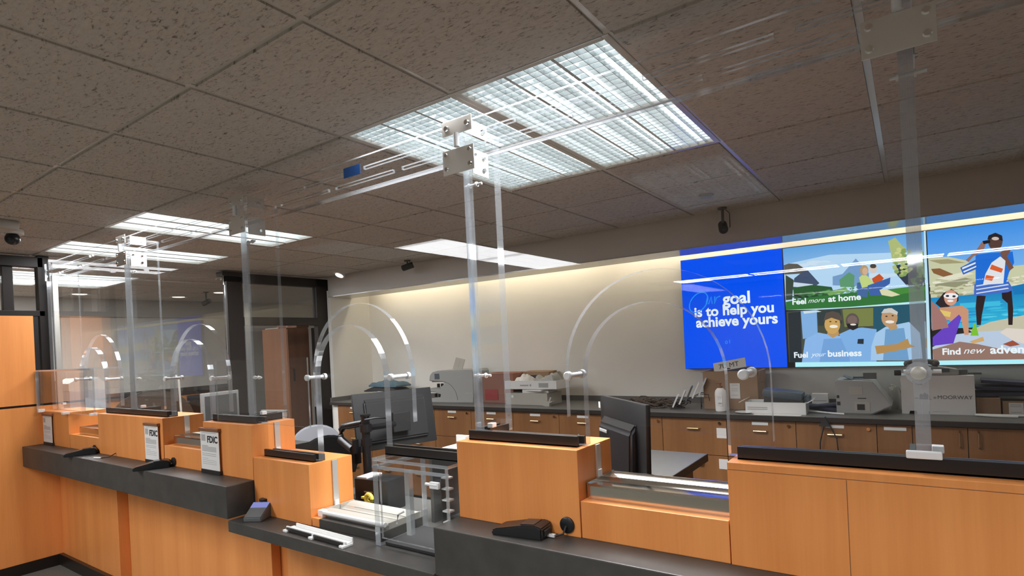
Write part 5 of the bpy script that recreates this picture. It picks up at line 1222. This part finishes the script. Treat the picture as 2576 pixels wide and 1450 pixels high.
mb = MB(); mb.box(-0.14, -0.07, -0.08, 0.06, 0.24, 0.245, rot=Matrix.Rotation(0.5, 3, 'Y')); mb.box(-0.02, 0.06, -0.005, 0.005, 0.232, 0.275, rot=Matrix.Rotation(-0.1, 3, 'X')); mb.box(-0.08, -0.02, -0.02, 0.02, 0.235, 0.25); obj('flap', mb, 'greydark', t)
solo('plastic_wrap', 'crumpled clear plastic wrap behind the grey printer', 'plastic wrap', cloth(0.07, 0.13, 0.15, 33, amp=0.012), 'greyplastic', (-0.115, 4.955, BZ), 0.0, smooth=True)

# big white carton with trees logo
t = thing('white_carton', 'big white carton printed with pine trees and black lettering', 'box', (0.122, 4.78, BZ), 0.0)
mb = MB(); mb.prism([(-0.195, 0.0), (-0.155, 0.0), (-0.15, 0.02), (-0.115, 0.022), (-0.11, 0.0), (0.195, 0.0), (0.195, 0.255), (-0.195, 0.255)], -0.12, 0.14, 'y'); obj('body', mb, 'white', t)
mb = MB()
for x, s in ((-0.085, 1.0), (-0.065, 1.25), (-0.050, 0.9)):
    for q in range(3): mb.prism([(x - 0.013 * s, 0.10 + 0.010 * q * s), (x + 0.013 * s, 0.10 + 0.010 * q * s), (x, 0.118 + 0.010 * q * s)], -0.1212, -0.1204, 'y')
mb.prism([(-0.125, 0.107), (-0.10, 0.110), (-0.105, 0.103), (-0.12, 0.103)], -0.1212, -0.1204, 'y'); mb.box(-0.10, -0.03, -0.1212, -0.1204, 0.0985, 0.1005)
obj('tree_mark', mb, 'greydark', t)
mb = text_bm('MOORWAY', 0.034, 0.0003); mb.move(0.0, -0.1208, 0.102); obj('lettering', mb, 'greydark', t)
mb = MB(); mb.box(-0.025, 0.06, -0.1212, -0.1204, 0.018, 0.020); mb.box(-0.02, -0.005, -0.1212, -0.1204, 0.104, 0.116); obj('print', mb, 'inkgrey', t)
t = thing('desk_phone', 'grey desk phone on top of the white carton', 'phone', (0.09, 4.76, BZ + 0.256), 0.03)
mb = MB(); mb.prism([(-0.13, 0), (0.15, 0), (0.15, 0.035), (-0.06, 0.075), (-0.13, 0.075)], -0.085, 0.085, 'y'); bmesh.ops.bevel(mb.bm, geom=list(mb.bm.edges), offset=0.006, segments=2, affect='EDGES'); obj('base', mb, 'greyplastic', t, True)
mb = MB(); mb.box(-0.02, 0.10, -0.088, -0.084, 0.02, 0.045); obj('display', mb, 'slate', t)
mb = MB(); mb.tube([(-0.12, -0.05, 0.085), (-0.05, -0.05, 0.095), (0.03, -0.05, 0.085)], 0.018, 10); mb.ball((-0.12, -0.05, 0.078), 0.024); mb.ball((0.03, -0.05, 0.078), 0.024); obj('handset', mb, 'greydark', t, True)
mb = MB(); mb.tube([(-0.05, -0.13, 0.03), (-0.045, -0.133, -0.01), (-0.055, -0.135, -0.055), (-0.08, -0.134, -0.05), (-0.10, -0.133, -0.03)], 0.006); mb.box(-0.20, -0.16, -0.11, -0.05, 0.002, 0.04, bev=0.006); obj('cord', mb, 'black', t, True)
mb = MB(); mb.box(-0.04, 0.02, -0.03, 0.03, 0, 0.035, bev=0.01); mb.box(0.02, 0.09, -0.01, 0.02, 0, 0.012); solo('grey_mouse', 'small grey gadget at the right end of the white carton top', 'gadget', mb, 'greydark', (0.27, 4.75, BZ + 0.256), smooth=True)

# brown boxes and navy folders
t = thing('small_brown_box', 'plain small brown box right of the big white carton', 'box', (0.386, 4.80, BZ))
mb = MB(); mb.box(-0.06, 0.06, -0.07, 0.09, 0, 0.105, bev=0.002); obj('body', mb, 'card', t); mb = MB(); mb.box(-0.06, 0.06, 0.0, 0.02, 0.105, 0.106); obj('tape', mb, 'beige', t)
t = thing('small_brown_box', 'small brown box with a white shipping label at the right edge', 'box', (0.545, 4.81, BZ))
mb = MB(); mb.box(-0.09, 0.12, -0.07, 0.09, 0, 0.085, bev=0.002); obj('body', mb, 'card', t)
mb = MB(); mb.box(-0.06, 0.01, -0.0725, -0.0705, 0.005, 0.075); lb = obj('shipping_label', mb, 'paper', t)
mb = MB()
for z in (0.06, 0.05, 0.014): mb.box(-0.052, 0.0, -0.0735, -0.0726, z, z + 0.004)
obj('print', mb, 'inkgrey', lb)
for k in range(3):
    mb = MB(); mb.box(-0.17, 0.17, -0.10, 0.10, 0, 0.022, bev=0.004)
    mb.roty(0.05 * (k - 0.4)); solo('navy_folder', ['lowest navy folder on the brown boxes', 'middle navy folder on the brown boxes', 'top navy folder on the brown boxes, tilted'][k], 'folder', mb, 'navy', (0.47 + 0.03 * k, 4.85, BZ + 0.116 + 0.034 * k), 0.04 - 0.05 * k)
mb = MB(); mb.tube([(0, 0, 0.009), (0.12, -0.002, 0.009), (0.25, 0.01, 0.009)], 0.008); mb.tube([(0.0, 0.0, 0.009), (0.08, -0.03, 0.008), (0.20, -0.04, 0.008)], 0.007)
solo('white_cable', 'pair of white cables lying in front of the small brown boxes', 'cable', mb, 'white', (0.31, 4.62, BZ), smooth=True)
t = thing('hanging_cord', 'black cord hanging over the worktop edge in a long loop', 'cord', (-0.50, 4.35, BZ - 0.12))
mb = MB(); mb.prism([(-0.04, 0.06), (0.03, 0.06), (0.0, 0.125)], -0.012, 0.012, 'y'); obj('plug', mb, 'blackm', t)
mb = MB(); mb.tube([(0, 0.012, 0.122), (-0.01, -0.002, 0.06), (-0.035, -0.006, -0.05), (-0.04, -0.006, -0.30)], 0.004); mb.tube([(0, 0.012, 0.122), (0.03, -0.002, 0.06), (0.065, -0.006, -0.02), (0.08, -0.006, -0.30)], 0.004); obj('loop', mb, 'black', t, True)
# ------------------------------------------------------------------ wall screens
def pic_obj(name, polys, y, parent):
    """flat picture on a screen: polygons (sRGB colour, [(x, z)]) layered front to back"""
    me_bm = bmesh.new(); lay = me_bm.loops.layers.float_color.new('pic')
    bx0, bx1, bz0, bz1 = parent['x0'], parent['x1'], parent['z0'], parent['z1']
    def clip(pts, ax, lim, keep):
        out = []
        for i in range(len(pts)):
            p, q = pts[i - 1], pts[i]
            ip, iq = keep(p[ax], lim), keep(q[ax], lim)
            if ip != iq:
                k = (lim - p[ax]) / (q[ax] - p[ax]); out.append((p[0] + k * (q[0] - p[0]), p[1] + k * (q[1] - p[1])))
            if iq: out.append(q)
        return out
    for k, (col, pts) in enumerate(polys):
        for ax, lim, ge in ((0, bx0, 1), (0, bx1, 0), (1, bz0, 1), (1, bz1, 0)):
            if pts: pts = clip(pts, ax, lim, (lambda a, b: a >= b) if ge else (lambda a, b: a <= b))
        if len(pts) < 3: continue
        a = sum(pts[i - 1][0] * pts[i][1] - pts[i][0] * pts[i - 1][1] for i in range(len(pts)))
        if a < 0: pts = pts[::-1]
        f = me_bm.faces.new([me_bm.verts.new((p[0], y - 0.010 * (k + 1) / (len(polys) + 1), p[1])) for p in pts])
        zs = [l.vert.co.z for l in f.loops]; za, zb = min(zs), max(zs)
        for l in f.loops:
            if isinstance(col[0], tuple):
                u = (l.vert.co.z - za) / max(1e-6, zb - za)
                l[lay] = (*[p * (1 - u) + q * u for p, q in zip(lin(col[1]), lin(col[0]))], 1.0)
            else: l[lay] = (*lin(col), 1.0)
    mb = MB(); mb.bm.free(); mb.bm = me_bm
    return wpart(name, mb, 'picture', parent)
def wall_screen(x0, x1, z0, z1, label):
    t = thing('wall_screen', label, 'wall screen', ((x0 + x1) / 2, 5.03, z0))
    t['x0'], t['x1'], t['z0'], t['z1'] = x0, x1, z0, z1
    mb = MB(); mb.box(x0 - 0.003, x1 + 0.003, 4.995, 5.045, z0 - 0.003, z1 + 0.003, bev=0.002); wpart('housing', mb, 'blackm', t)
    return t
TZ0, TZ1 = 1.352, 2.304
ta = wall_screen(-1.640, 0.110, TZ0, TZ1, 'wall screen with the blue message and two people pictures')
mb = MB(); mb.box(-1.640, -0.822, 4.9905, 4.9945, TZ0, TZ1); bp = wpart('blue_message', mb, 'bluepic', ta)
def blobs(cx, cz, rx, rz, n, sx, sz, cols, seed):
    rnd = random.Random(seed); out = []
    for k in range(n):
        a = rnd.uniform(0, 2 * PI); q = math.sqrt(rnd.random()); x, z = cx + rx * q * math.cos(a), cz + rz * q * math.sin(a)
        s = rnd.uniform(0.5, 1.2); ph = rnd.uniform(0, 6)
        out.append((cols[k % len(cols)], [(x + sx * s * math.cos(j * 2 * PI / 7) * rnd.uniform(0.75, 1.2), z + sz * s * math.sin(j * 2 * PI / 7) * rnd.uniform(0.75, 1.2)) for j in range(7)]))
    return out
PIC_A[0] = (((96, 165, 228), (205, 228, 246)), PIC_A[0][1])
PIC_B[0] = (((60, 145, 235), (150, 205, 250)), PIC_B[0][1])
del PIC_B[1]
PIC_A[2:2] = blobs(-0.55, 2.14, 0.22, 0.03, 14, 0.05, 0.012, [(208, 230, 247), (196, 223, 245)], 3) + blobs(-0.30, 2.02, 0.3, 0.02, 12, 0.06, 0.012, [(205, 228, 245)], 4)
GA = blobs(-0.68, 1.90, 0.10, 0.035, 46, 0.016, 0.010, [(30, 55, 38), (52, 96, 56), (66, 118, 70), (40, 74, 46)], 5) + blobs(-0.52, 1.925, 0.12, 0.02, 34, 0.016, 0.009, [(70, 130, 78), (98, 158, 92), (44, 92, 58)], 6) \
    + blobs(-0.30, 1.93, 0.09, 0.04, 40, 0.012, 0.010, [(92, 150, 118), (120, 175, 140), (70, 120, 96)], 7)
def after(L, col, new):
    k = max(i for i, q in enumerate(L) if q[0] == col); L[k + 1:k + 1] = new
after(PIC_A, (95, 155, 115), GA)
GT = blobs(-0.03, 2.10, 0.055, 0.10, 40, 0.016, 0.014, [(176, 192, 122), (205, 210, 140), (140, 165, 96)], 8) + blobs(0.06, 1.96, 0.04, 0.07, 30, 0.014, 0.012, [(96, 128, 78), (130, 156, 96), (60, 86, 60)], 9)
after(PIC_A, (120, 150, 90), GT)
GB = blobs(0.25, 1.88, 0.14, 0.09, 90, 0.024, 0.008, [(226, 224, 200), (186, 188, 150), (214, 214, 184), (160, 158, 124)], 10) + blobs(0.62, 1.87, 0.10, 0.06, 60, 0.022, 0.007, [(214, 214, 186), (182, 182, 146), (232, 228, 206)], 11)
after(PIC_B, (165, 160, 120), GB)
for k_ in range(len(PIC_B)):
    if PIC_B[k_][0] == (22, 160, 216): PIC_B[k_] = (((12, 118, 190), (48, 198, 232)), PIC_B[k_][1]); PIC_B[k_ + 1:k_ + 1] = blobs(0.42, 1.66, 0.30, 0.10, 70, 0.045, 0.004, [(60, 190, 228), (20, 140, 205), (96, 212, 236)], 12); break
pic_obj('people_pictures', PIC_A, 4.9944, ta)
mb = MB(); mb.box(-0.822, 0.110, 4.9946, 4.9949, TZ0, TZ1); wpart('picture_backing', mb, 'blackm', ta)
def words(s, x0, z, width, mat, parent, bold=0.0, shear=0.0, y=4.9896):
    mb = text_bm(s, 0.1, 0.0002, bold, shear)
    xs = [v.co.x for v in mb.bm.verts]
    k = width / (max(xs) - min(xs)); mnx = min(xs)
    for v in mb.bm.verts: v.co = Vector(((v.co.x - mnx) * k, v.co.y, v.co.z * k))
    mb.move(x0, y, z)
    return wpart('lettering', mb, mat, parent)
words('goal', -1.300, 1.892, 0.222, 'picwhite', ta, 0.003)
words('is to help you', -1.540, 1.802, 0.640, 'picwhite', ta, 0.003)
words('achieve yours', -1.530, 1.710, 0.655, 'picwhite', ta, 0.003)
mb = MB()
mb.tube([(-1.50 + 0.075 * math.cos(a) + 0.03 * math.sin(a), 4.9898, 1.925 + 0.085 * math.sin(a)) for a in [PI * 0.3 + k * 2 * PI / 28 for k in range(30)]], 0.0048, 6)
mb.tube([(-1.42, 4.9898, 1.965), (-1.435, 4.9898, 1.915), (-1.415, 4.9898, 1.905), (-1.39, 4.9898, 1.965), (-1.385, 4.9898, 1.905)], 0.0048, 6)
mb.tube([(-1.36, 4.9898, 1.965), (-1.365, 4.9898, 1.90), (-1.345, 4.9898, 1.955), (-1.315, 4.9898, 1.965)], 0.0048, 6)
wpart('script', mb, 'picblue', ta)
mb = MB(); mb.tube([(-1.283 + 0.009 * math.cos(a), 4.9898, 1.570 + 0.011 * math.sin(a)) for a in [k * 2 * PI / 12 for k in range(13)]], 0.003, 5); mb.tube([(-1.256, 4.9898, 1.56), (-1.256, 4.9898, 1.592)], 0.003, 5)
wpart('small_mark', mb, 'picblue', ta)
words('Feel', -0.762, 1.848, 0.098, 'picwhite', ta, 0.003, y=4.9815); words('more', -0.650, 1.852, 0.115, 'picwhite', ta, 0.0, 0.4, y=4.9815); words('at home', -0.512, 1.850, 0.215, 'picwhite', ta, 0.003, y=4.9815)
words('Fuel', -0.768, 1.427, 0.098, 'picwhite', ta, 0.003, y=4.9815); words('your', -0.650, 1.433, 0.105, 'picwhite', ta, 0.0, 0.4, y=4.9815); words('business', -0.532, 1.430, 0.222, 'picwhite', ta, 0.003, y=4.9815)
tb = wall_screen(0.117, 1.90, TZ0, TZ1, 'wall screen with the beach picture at the right edge')
pic_obj('beach_picture', PIC_B, 4.9944, tb)
mb = MB(); mb.box(0.117, 1.90, 4.9946, 4.9949, TZ0, TZ1); wpart('picture_backing', mb, 'blackm', tb)
words('Find', 0.172, 1.425, 0.10, 'picwhite', tb, 0.003, y=4.9815); words('new', 0.288, 1.428, 0.115, 'picwhite', tb, 0.0, 0.4, y=4.9815); words('adventures', 0.428, 1.425, 0.33, 'picwhite', tb, 0.003, y=4.9815)
for o_ in (ta, tb):
    for k in ('x0', 'x1', 'z0', 'z1'): del o_[k]
mb = MB(); mb.box(-1.640, 0.110, 4.976, 4.9775, TZ0, TZ1); mb.edges_by_normal(1); wpart('front_glass', mb, ['glassfront', 'glassfront'], ta)
mb = MB(); mb.box(0.117, 1.90, 4.976, 4.9775, TZ0, TZ1); wpart('front_glass', mb, ['glassfront'], tb)

# ------------------------------------------------------------------ teller side
def desk(x0, x1, y0, y1, z, label, legs):
    t = thing('teller_desk', label, 'desk', ((x0 + x1) / 2, (y0 + y1) / 2, 0))
    mb = MB(); mb.box(x0, x1, y0, y1, z - 0.045, z, bev=0.002); wpart('top', mb, 'greytop', t)
    mb = MB()
    for a in ((x0 - 0.004, x0, y0, y1), (x1, x1 + 0.004, y0, y1), (x0, x1, y1, y1 + 0.004)): mb.box(*a, z - 0.046, z - 0.001)
    wpart('edge_band', mb, 'darkedge', t)
    for a, b_, c, d_ in legs:
        mb = MB(); mb.box(a, b_, c, d_, 0, z - 0.046); wpart('end_panel', mb, 'redwood', t)
    return t
desk(-1.48, -1.075, 1.90, 3.605, 0.90, 'grey teller desk with a blue glare behind the right window', [(-1.16, -1.12, 2.0, 3.45), (-1.46, -1.42, 2.0, 3.45)])
desk(-3.60, -1.50, 1.90, 2.32, 0.80, 'teller desk behind the low window, carrying the monitor arm', [(-1.56, -1.52, 1.95, 2.28), (-3.55, -3.51, 1.95, 2.28)])
desk(-5.70, -3.70, 1.90, 2.60, 0.99, 'dark-edged teller desk behind the left windows', [(-3.8, -3.76, 1.95, 2.55), (-5.66, -5.62, 1.95, 2.55)])

def monitor(name, label, cx, cy, ang, w_, z0, h, tilt, frame='black'):
    """ang: direction of the top edge seen from the back, in the XY plane; local -Y is the back"""
    t = thing(name, label, 'monitor', (cx, cy, z0), ang)
    mb = MB(); mb.box(-w_ / 2, w_ / 2, 0.0, 0.022, 0, h, bev=0.004); mb.rotx(tilt, (0, 0, 0)); obj('shell', mb, frame, t, True)
    return t
# upright monitor seen from behind
t = monitor('monitor', 'black monitor seen from behind, beside the wide steel tray', -1.101, 2.392, math.atan2(-0.351, 0.376), 0.515, 0.985, 0.385, -0.03)
mb = MB()
mb.prism([(0.0, 0.0), (0.0, 0.300), (-0.035, 0.255), (-0.040, 0.02)], -0.20, 0.175, 'x'); bmesh.ops.bevel(mb.bm, geom=list(mb.bm.edges), offset=0.012, segments=3, affect='EDGES'); mb.rotx(-0.03)
obj('back_bulge', mb, 'black', t, True)
mb = MB(); mb.box(-0.245, -0.228, -0.0055, -0.003, 0.325, 0.355); obj('sticker', mb, 'white', t)
mb = MB(); mb.box(-0.16, -0.07, -0.0395, -0.036, 0.225, 0.240, bev=0.003); obj('badge', mb, 'greyplastic', t)
mb = MB(); mb.tube([(-0.24, -0.12, 0.20), (-0.14, -0.10, 0.17), (-0.05, -0.08, 0.10), (-0.03, -0.07, 0.0)], 0.004); obj('cable', mb, 'black', t, True)
mb = MB(); mb.box(-0.06, 0.06, -0.03, 0.05, -0.083, -0.070); mb.cyl((0, 0.0, -0.075), (0, 0.0, 0.05), 0.03); obj('stand', mb, 'black', t, True)
# large tilted monitor on an arm
t = monitor('monitor', 'large tilted black monitor on a pole arm behind the low window', -2.665, 2.52, math.atan2(0.45, 0.13), 0.55, 1.035, 0.355, -0.16, 'blackm')
mb = MB(); mb.prism([(0.004, 0.03), (0.004, 0.32), (-0.02, 0.29), (-0.022, 0.05)], -0.21, 0.21, 'x'); bmesh.ops.bevel(mb.bm, geom=list(mb.bm.edges), offset=0.008, segments=2, affect='EDGES'); mb.rotx(-0.16); obj('back_bulge', mb, 'blackm', t, True)
mb = MB(); mb.box(-0.06, 0.06, -0.05, -0.01, 0.10, 0.22, bev=0.004); obj('mount_plate', mb, 'blackm', t)
t = thing('monitor_stand', 'black pole with a curved arm clamped to the desk behind the low window', 'monitor arm', (-2.60, 2.20, 0.86))
mb = MB(); mb.cyl((0, 0, -0.06), (0, 0, 0.42), 0.024, seg=20); mb.cyl((0, 0, 0.24), (0, 0, 0.28), 0.032, seg=20); mb.cyl((0, 0, 0.41), (0, 0, 0.422), 0.030, seg=20); obj('pole', mb, 'black', t, True)
mb = MB(); mb.tube([(-0.02, 0.0, 0.37), (-0.13, 0.0, 0.352), (-0.22, 0.02, 0.34), (-0.255, 0.03, 0.315), (-0.262, 0.03, 0.28)], 0.020, 12); mb.tube([(-0.262, 0.03, 0.255), (-0.15, 0.0, 0.225), (-0.09, -0.02, 0.215)], 0.026, 12); mb.box(-0.115, -0.065, -0.035, 0.015, 0.13, 0.23, bev=0.006); obj('side_arm', mb, 'black', t, True)
mb = MB(); mb.cyl((0, 0, 0.34), (-0.02, 0.24, 0.33), 0.018); mb.cyl((0.0, 0, 0.32), (0, 0, 0.365), 0.034, seg=20); mb.tube([(0.03, -0.03, 0.395), (0.06, 0.02, 0.40), (0.07, 0.10, 0.39)], 0.006); obj('monitor_bracket', mb, 'black', t, True)
mb = MB(); mb.box(-0.09, 0.10, -0.10, 0.10, -0.06, -0.042, bev=0.004); mb.box(-0.05, -0.032, -0.06, -0.03, 0.20, 0.28); mb.box(0.036, 0.048, -0.05, -0.02, 0.20, 0.29); obj('clamp_base', mb, 'black', t)
t = thing('receipt_box', 'black desk unit below the monitor pole', 'desk unit', (-2.36, 2.08, 0.80), 0.1)
mb = MB(); mb.box(-0.13, 0.10, -0.06, 0.08, 0, 0.165, bev=0.006); obj('body', mb, 'black', t, True)
mb = MB(); mb.box(-0.12, -0.05, -0.05, 0.07, 0.165, 0.172); obj('paper', mb, 'paper', t)
mb = MB(); mb.box(-0.06, 0.0, -0.063, -0.059, 0.095, 0.103); obj('light_bar', mb, 'chrome', t)
mb = MB()
for a in range(20):
    pass
mb.tube([(0.022 * math.cos(k * 2 * PI / 16), 0.0, 0.026 + 0.022 * math.sin(k * 2 * PI / 16)) for k in range(17)], 0.011, 8); mb.box(-0.05, -0.01, -0.01, 0.01, 0.022, 0.034, bev=0.003)
solo('tape_roll', 'small yellow tape roll on the low black tray behind the low window', 'tape', mb, 'yellow', (-2.30, 1.945, 0.866), smooth=True)
mb = MB(); mb.box(-0.16, 0.16, -0.028, 0.05, 0, 0.063, bev=0.004); solo('card_tray', 'low black tray carrying the yellow tape roll', 'tray', mb, 'black', (-2.34, 1.932, 0.80))
t = thing('document_tray', 'white document tray behind the black channel of the low window', 'tray', (-1.75, 2.12, 0.80), 0.0)
mb = MB(); mb.box(-0.20, 0.16, -0.12, 0.13, 0.33, 0.345, bev=0.004); mb.box(-0.20, 0.16, 0.12, 0.13, 0.345, 0.39); mb.box(0.15, 0.16, -0.12, 0.12, 0.345, 0.37); obj('tray', mb, 'white', t)
for x in (-0.18, 0.14):
    mb = MB(); mb.box(x - 0.01, x + 0.01, -0.10, 0.11, 0, 0.33); obj('leg', mb, 'greydark', t)
mb = MB(); mb.box(-0.14, 0.14, -0.10, 0.10, 0, 0.025, bev=0.004); solo('grey_binder', 'flat grey binder on the teller desk with the blue glare', 'binder', mb, 'greydark', (-1.36, 2.35, 0.90), 0.2)
solo('blue_bag', 'crumpled dark blue bag at the back of the teller desk with the blue glare', 'bag', cloth(0.30, 0.22, 0.14, 44, amp=0.02), 'navy', (-1.34, 2.85, 0.90), 0.3, smooth=True)
# left monitor with grey frame
t = monitor('monitor', 'grey-framed monitor behind the left FDIC windows, turned sideways', -4.612, 2.43, math.atan2(0.34, -0.075) , 0.35, 1.13, 0.24, 0.0, 'greyplastic')
t.rotation_euler[2] = math.atan2(0.34, -0.075)
mb = MB(); mb.box(-0.15, 0.15, -0.004, 0.0, 0.02, 0.215); obj('back_panel', mb, 'greydark', t)
mb = MB(); mb.box(-0.04, 0.04, 0.03, 0.12, -0.14, -0.128); mb.cyl((0, 0.06, -0.13), (0, 0.04, 0.08), 0.016); obj('stand', mb, 'black', t, True)
mb = MB(); mb.box(-0.13, 0.13, -0.01, 0.01, 0, 0.24, bev=0.003); mb.box(-0.11, 0.11, -0.012, -0.010, 0.02, 0.22, mi=1); solo('desk_divider', 'pale blue-grey desk panel behind the grey-framed monitor', 'panel', mb, ['greyplastic', 'chairgrey'], (-3.98, 2.50, 0.99), 0.2)
t = thing('keyboard_tray', 'low dark stand with a silver joint on the left teller desk', 'stand', (-5.10, 2.2, 0.99), 0.2)
mb = MB(); mb.box(-0.25, 0.25, -0.12, 0.12, 0.16, 0.18, bev=0.004); mb.cyl((0, 0, 0), (0, 0, 0.16), 0.03); obj('stand', mb, 'blackm', t, True)
mb = MB(); mb.tube([(0.22, 0, 0.20), (0.18, 0.02, 0.50)], 0.008); mb.ball((0.22, 0, 0.195), 0.018); obj('lamp_rod', mb, 'steel', t, True)
# office chairs
def office_chair(name, label, loc, rz, bw, bh, zseat, back_mat, rim):
    t = thing(name, label, 'chair', loc, rz)
    mb = MB(); n = 14
    for (y, off, mi) in ((0, 0, 0),):
        pts = []
        for k in range(n + 1):
            a = PI * k / n
            pts.append((bw * math.cos(a), zseat + bh * 0.45 + bh * 0.55 * math.sin(a) ** 0.8))
        pts += [(-bw * 0.86, zseat + 0.08), (bw * 0.86, zseat + 0.08)]
        mb.prism(pts, 0.20, 0.26, 'y')
    for v in mb.bm.verts: v.co.y += 0.35 * v.co.x ** 2 * -1 + 0.05 * (v.co.z - zseat)
    bmesh.ops.bevel(mb.bm, geom=[e for e in mb.bm.edges if abs(e.verts[0].co.y - e.verts[1].co.y) < 0.02], offset=0.012, segments=2, affect='EDGES')
    obj('backrest', mb, back_mat, t, True)
    mb = MB(); mb.box(-bw, bw, -0.22, 0.22, zseat - 0.04, zseat + 0.04, bev=0.03); obj('seat', mb, 'chairdark', t, True)
    mb = MB(); mb.cyl((0, 0, 0.09), (0, 0, zseat - 0.04), 0.03); mb.box(-0.05, 0.05, 0.10, 0.26, zseat - 0.06, zseat - 0.03); mb.box(-0.03, 0.03, 0.24, 0.27, zseat - 0.05, zseat + 0.2); obj('column', mb, 'black', t, True)
    for k in range(5):
        a = 2 * PI * k / 5
        mb = MB(); mb.tube([(0, 0, 0.10), (0.14 * math.cos(a), 0.14 * math.sin(a), 0.085), (0.27 * math.cos(a), 0.27 * math.sin(a), 0.06)], 0.02); mb.cyl((0.27 * math.cos(a), 0.27 * math.sin(a) - 0.015, 0.027), (0.27 * math.cos(a), 0.27 * math.sin(a) + 0.015, 0.027), 0.027); obj('leg', mb, 'black', t, True)
    return t
ch = office_chair('office_chair', 'brown-black office chair with a rounded back in the far office', (-6.30, 2.62, 0), -1.96, 0.36, 0.66, 0.70, 'chairdark', None)
ch2 = office_chair('office_chair', 'grey-backed chair beyond the low wooden pedestal', (-4.78, 3.42, 0), 0.9, 0.24, 0.42, 0.50, 'chairgrey', None)
ch3 = office_chair('office_chair', 'glossy black office chair beside the grey-backed chair', (-4.02, 3.02, 0), 1.0, 0.25, 0.42, 0.50, 'black', None)

# far office furniture
t = thing('tall_cabinet', 'tall red-brown wooden cabinet seen through the dark door frame', 'cabinet', (-6.77, 4.46, 0))
mb = MB(); mb.box(-0.27, 0.27, -0.16, 0.16, 0, 1.985, bev=0.003); obj('body', mb, 'redwood', t)
mb = MB(); mb.box(0.27, 0.285, -0.155, 0.155, 0.06, 1.97, bev=0.002); dd = obj('door', mb, 'redwood', t)
mb = MB(); mb.box(0.285, 0.30, -0.10, -0.085, 1.30, 1.46); obj('handle', mb, 'black', dd)
mb = MB(); mb.box(-0.12, 0.26, -0.05, 0.15, 0, 0.045, bev=0.004, rot=Matrix.Rotation(0.1, 3, 'Z')); solo('flat_box', 'flat brown box lying on the tall red-brown cabinet', 'box', mb, 'redwood', (-6.77, 4.48, 1.987))
mb = MB(); mb.box(-0.2, 0.1, -0.14, -0.04, 0, 0.012); mb.ball((0.12, -0.02, 0.018), 0.018); solo('loose_papers', 'papers at the front of the tall red-brown cabinet top', 'papers', mb, 'beige', (-6.80, 4.46, 1.987))
mb = MB(); mb.box(-0.035, 0.035, -0.03, 0.03, 0, 0.04, bev=0.008); mb.cyl((0.03, 0, 0.02), (0.06, 0, 0.02), 0.008); solo('black_gadget', 'small black gadget on the flat brown box', 'gadget', mb, 'black', (-6.66, 4.52, 2.034), smooth=True)
t = thing('equipment_rack', 'black equipment rack beside the tall red-brown cabinet', 'rack', (-6.30, 4.86, 0))
mb = MB(); mb.box(-0.22, 0.20, -0.18, 0.18, 0, 1.98, bev=0.004); obj('body', mb, 'blackm', t)
mb = MB()
for k in range(16): mb.box(0.2, 0.206, -0.16, 0.16, 0.2 + k * 0.108, 0.29 + k * 0.108)
obj('panel', mb, 'black', t)
mb = MB(); mb.ball((0.21, -0.12, 1.93), 0.008); mb.ball((0.21, -0.12, 1.60), 0.006); obj('indicator', mb, 'rod', t)
t = thing('drawer_tower', 'dark drawer tower with small pulls behind the left guard sheet', 'drawers', (-7.05, 2.15, 0))
mb = MB(); mb.box(-0.14, 0.13, -0.12, 0.2, 0, 1.49, bev=0.004); obj('body', mb, 'blackm', t)
for k in range(8):
    mb = MB(); mb.box(0.13, 0.142, -0.11, 0.19, 0.10 + k * 0.17, 0.25 + k * 0.17, bev=0.002); dw = obj('drawer', mb, 'chairdark', t)
    mb = MB(); mb.cyl((0.142, 0.04, 0.20 + k * 0.17), (0.158, 0.04, 0.20 + k * 0.17), 0.010); obj('pull', mb, 'chrome', dw, True)
t = thing('coin_machine', 'grey rounded coin machine beside the dark drawer tower', 'coin machine', (-6.62, 2.12, 0))
mb = MB(); mb.box(-0.19, 0.17, -0.14, 0.16, 0, 1.40, bev=0.012); obj('body', mb, 'chairgrey', t, True)
mb = MB(); mb.prism([(-0.14, 1.40), (0.16, 1.40), (0.16, 1.46), (0.10, 1.51), (-0.06, 1.515), (-0.14, 1.47)], -0.18, 0.16, 'x'); obj('hood', mb, 'white', t, True)
mb = MB(); mb.box(-0.15, 0.13, -0.143, -0.138, 1.30, 1.305); obj('seam', mb, 'greydark', t)
t = thing('office_desk', 'dark office desk below the wainscot of the far wall', 'desk', (-8.7, 4.2, 0))
mb = MB(); mb.box(-0.4, 0.4, -0.8, 0.8, 0.71, 0.75, bev=0.004); obj('top', mb, 'darkedge', t)
for y in (-0.75, 0.75):
    mb = MB(); mb.box(-0.38, 0.38, y - 0.02, y + 0.02, 0, 0.71); obj('end_panel', mb, 'redwood', t)
for k, (yy, lb) in enumerate(((3.75, 'left dark office monitor against the wainscot'), (4.35, 'right dark office monitor against the wainscot'))):
    t = thing('monitor', lb, 'monitor', (-8.75, yy, 0.75))
    mb = MB(); mb.box(-0.015, 0.015, -0.24, 0.24, 0.06, 0.36, bev=0.004); obj('screen', mb, 'screen', t)
    mb = MB(); mb.box(-0.09, 0.09, -0.10, 0.10, 0, 0.012); mb.box(-0.02, 0.0, -0.03, 0.03, 0.012, 0.2); obj('stand', mb, 'black', t)
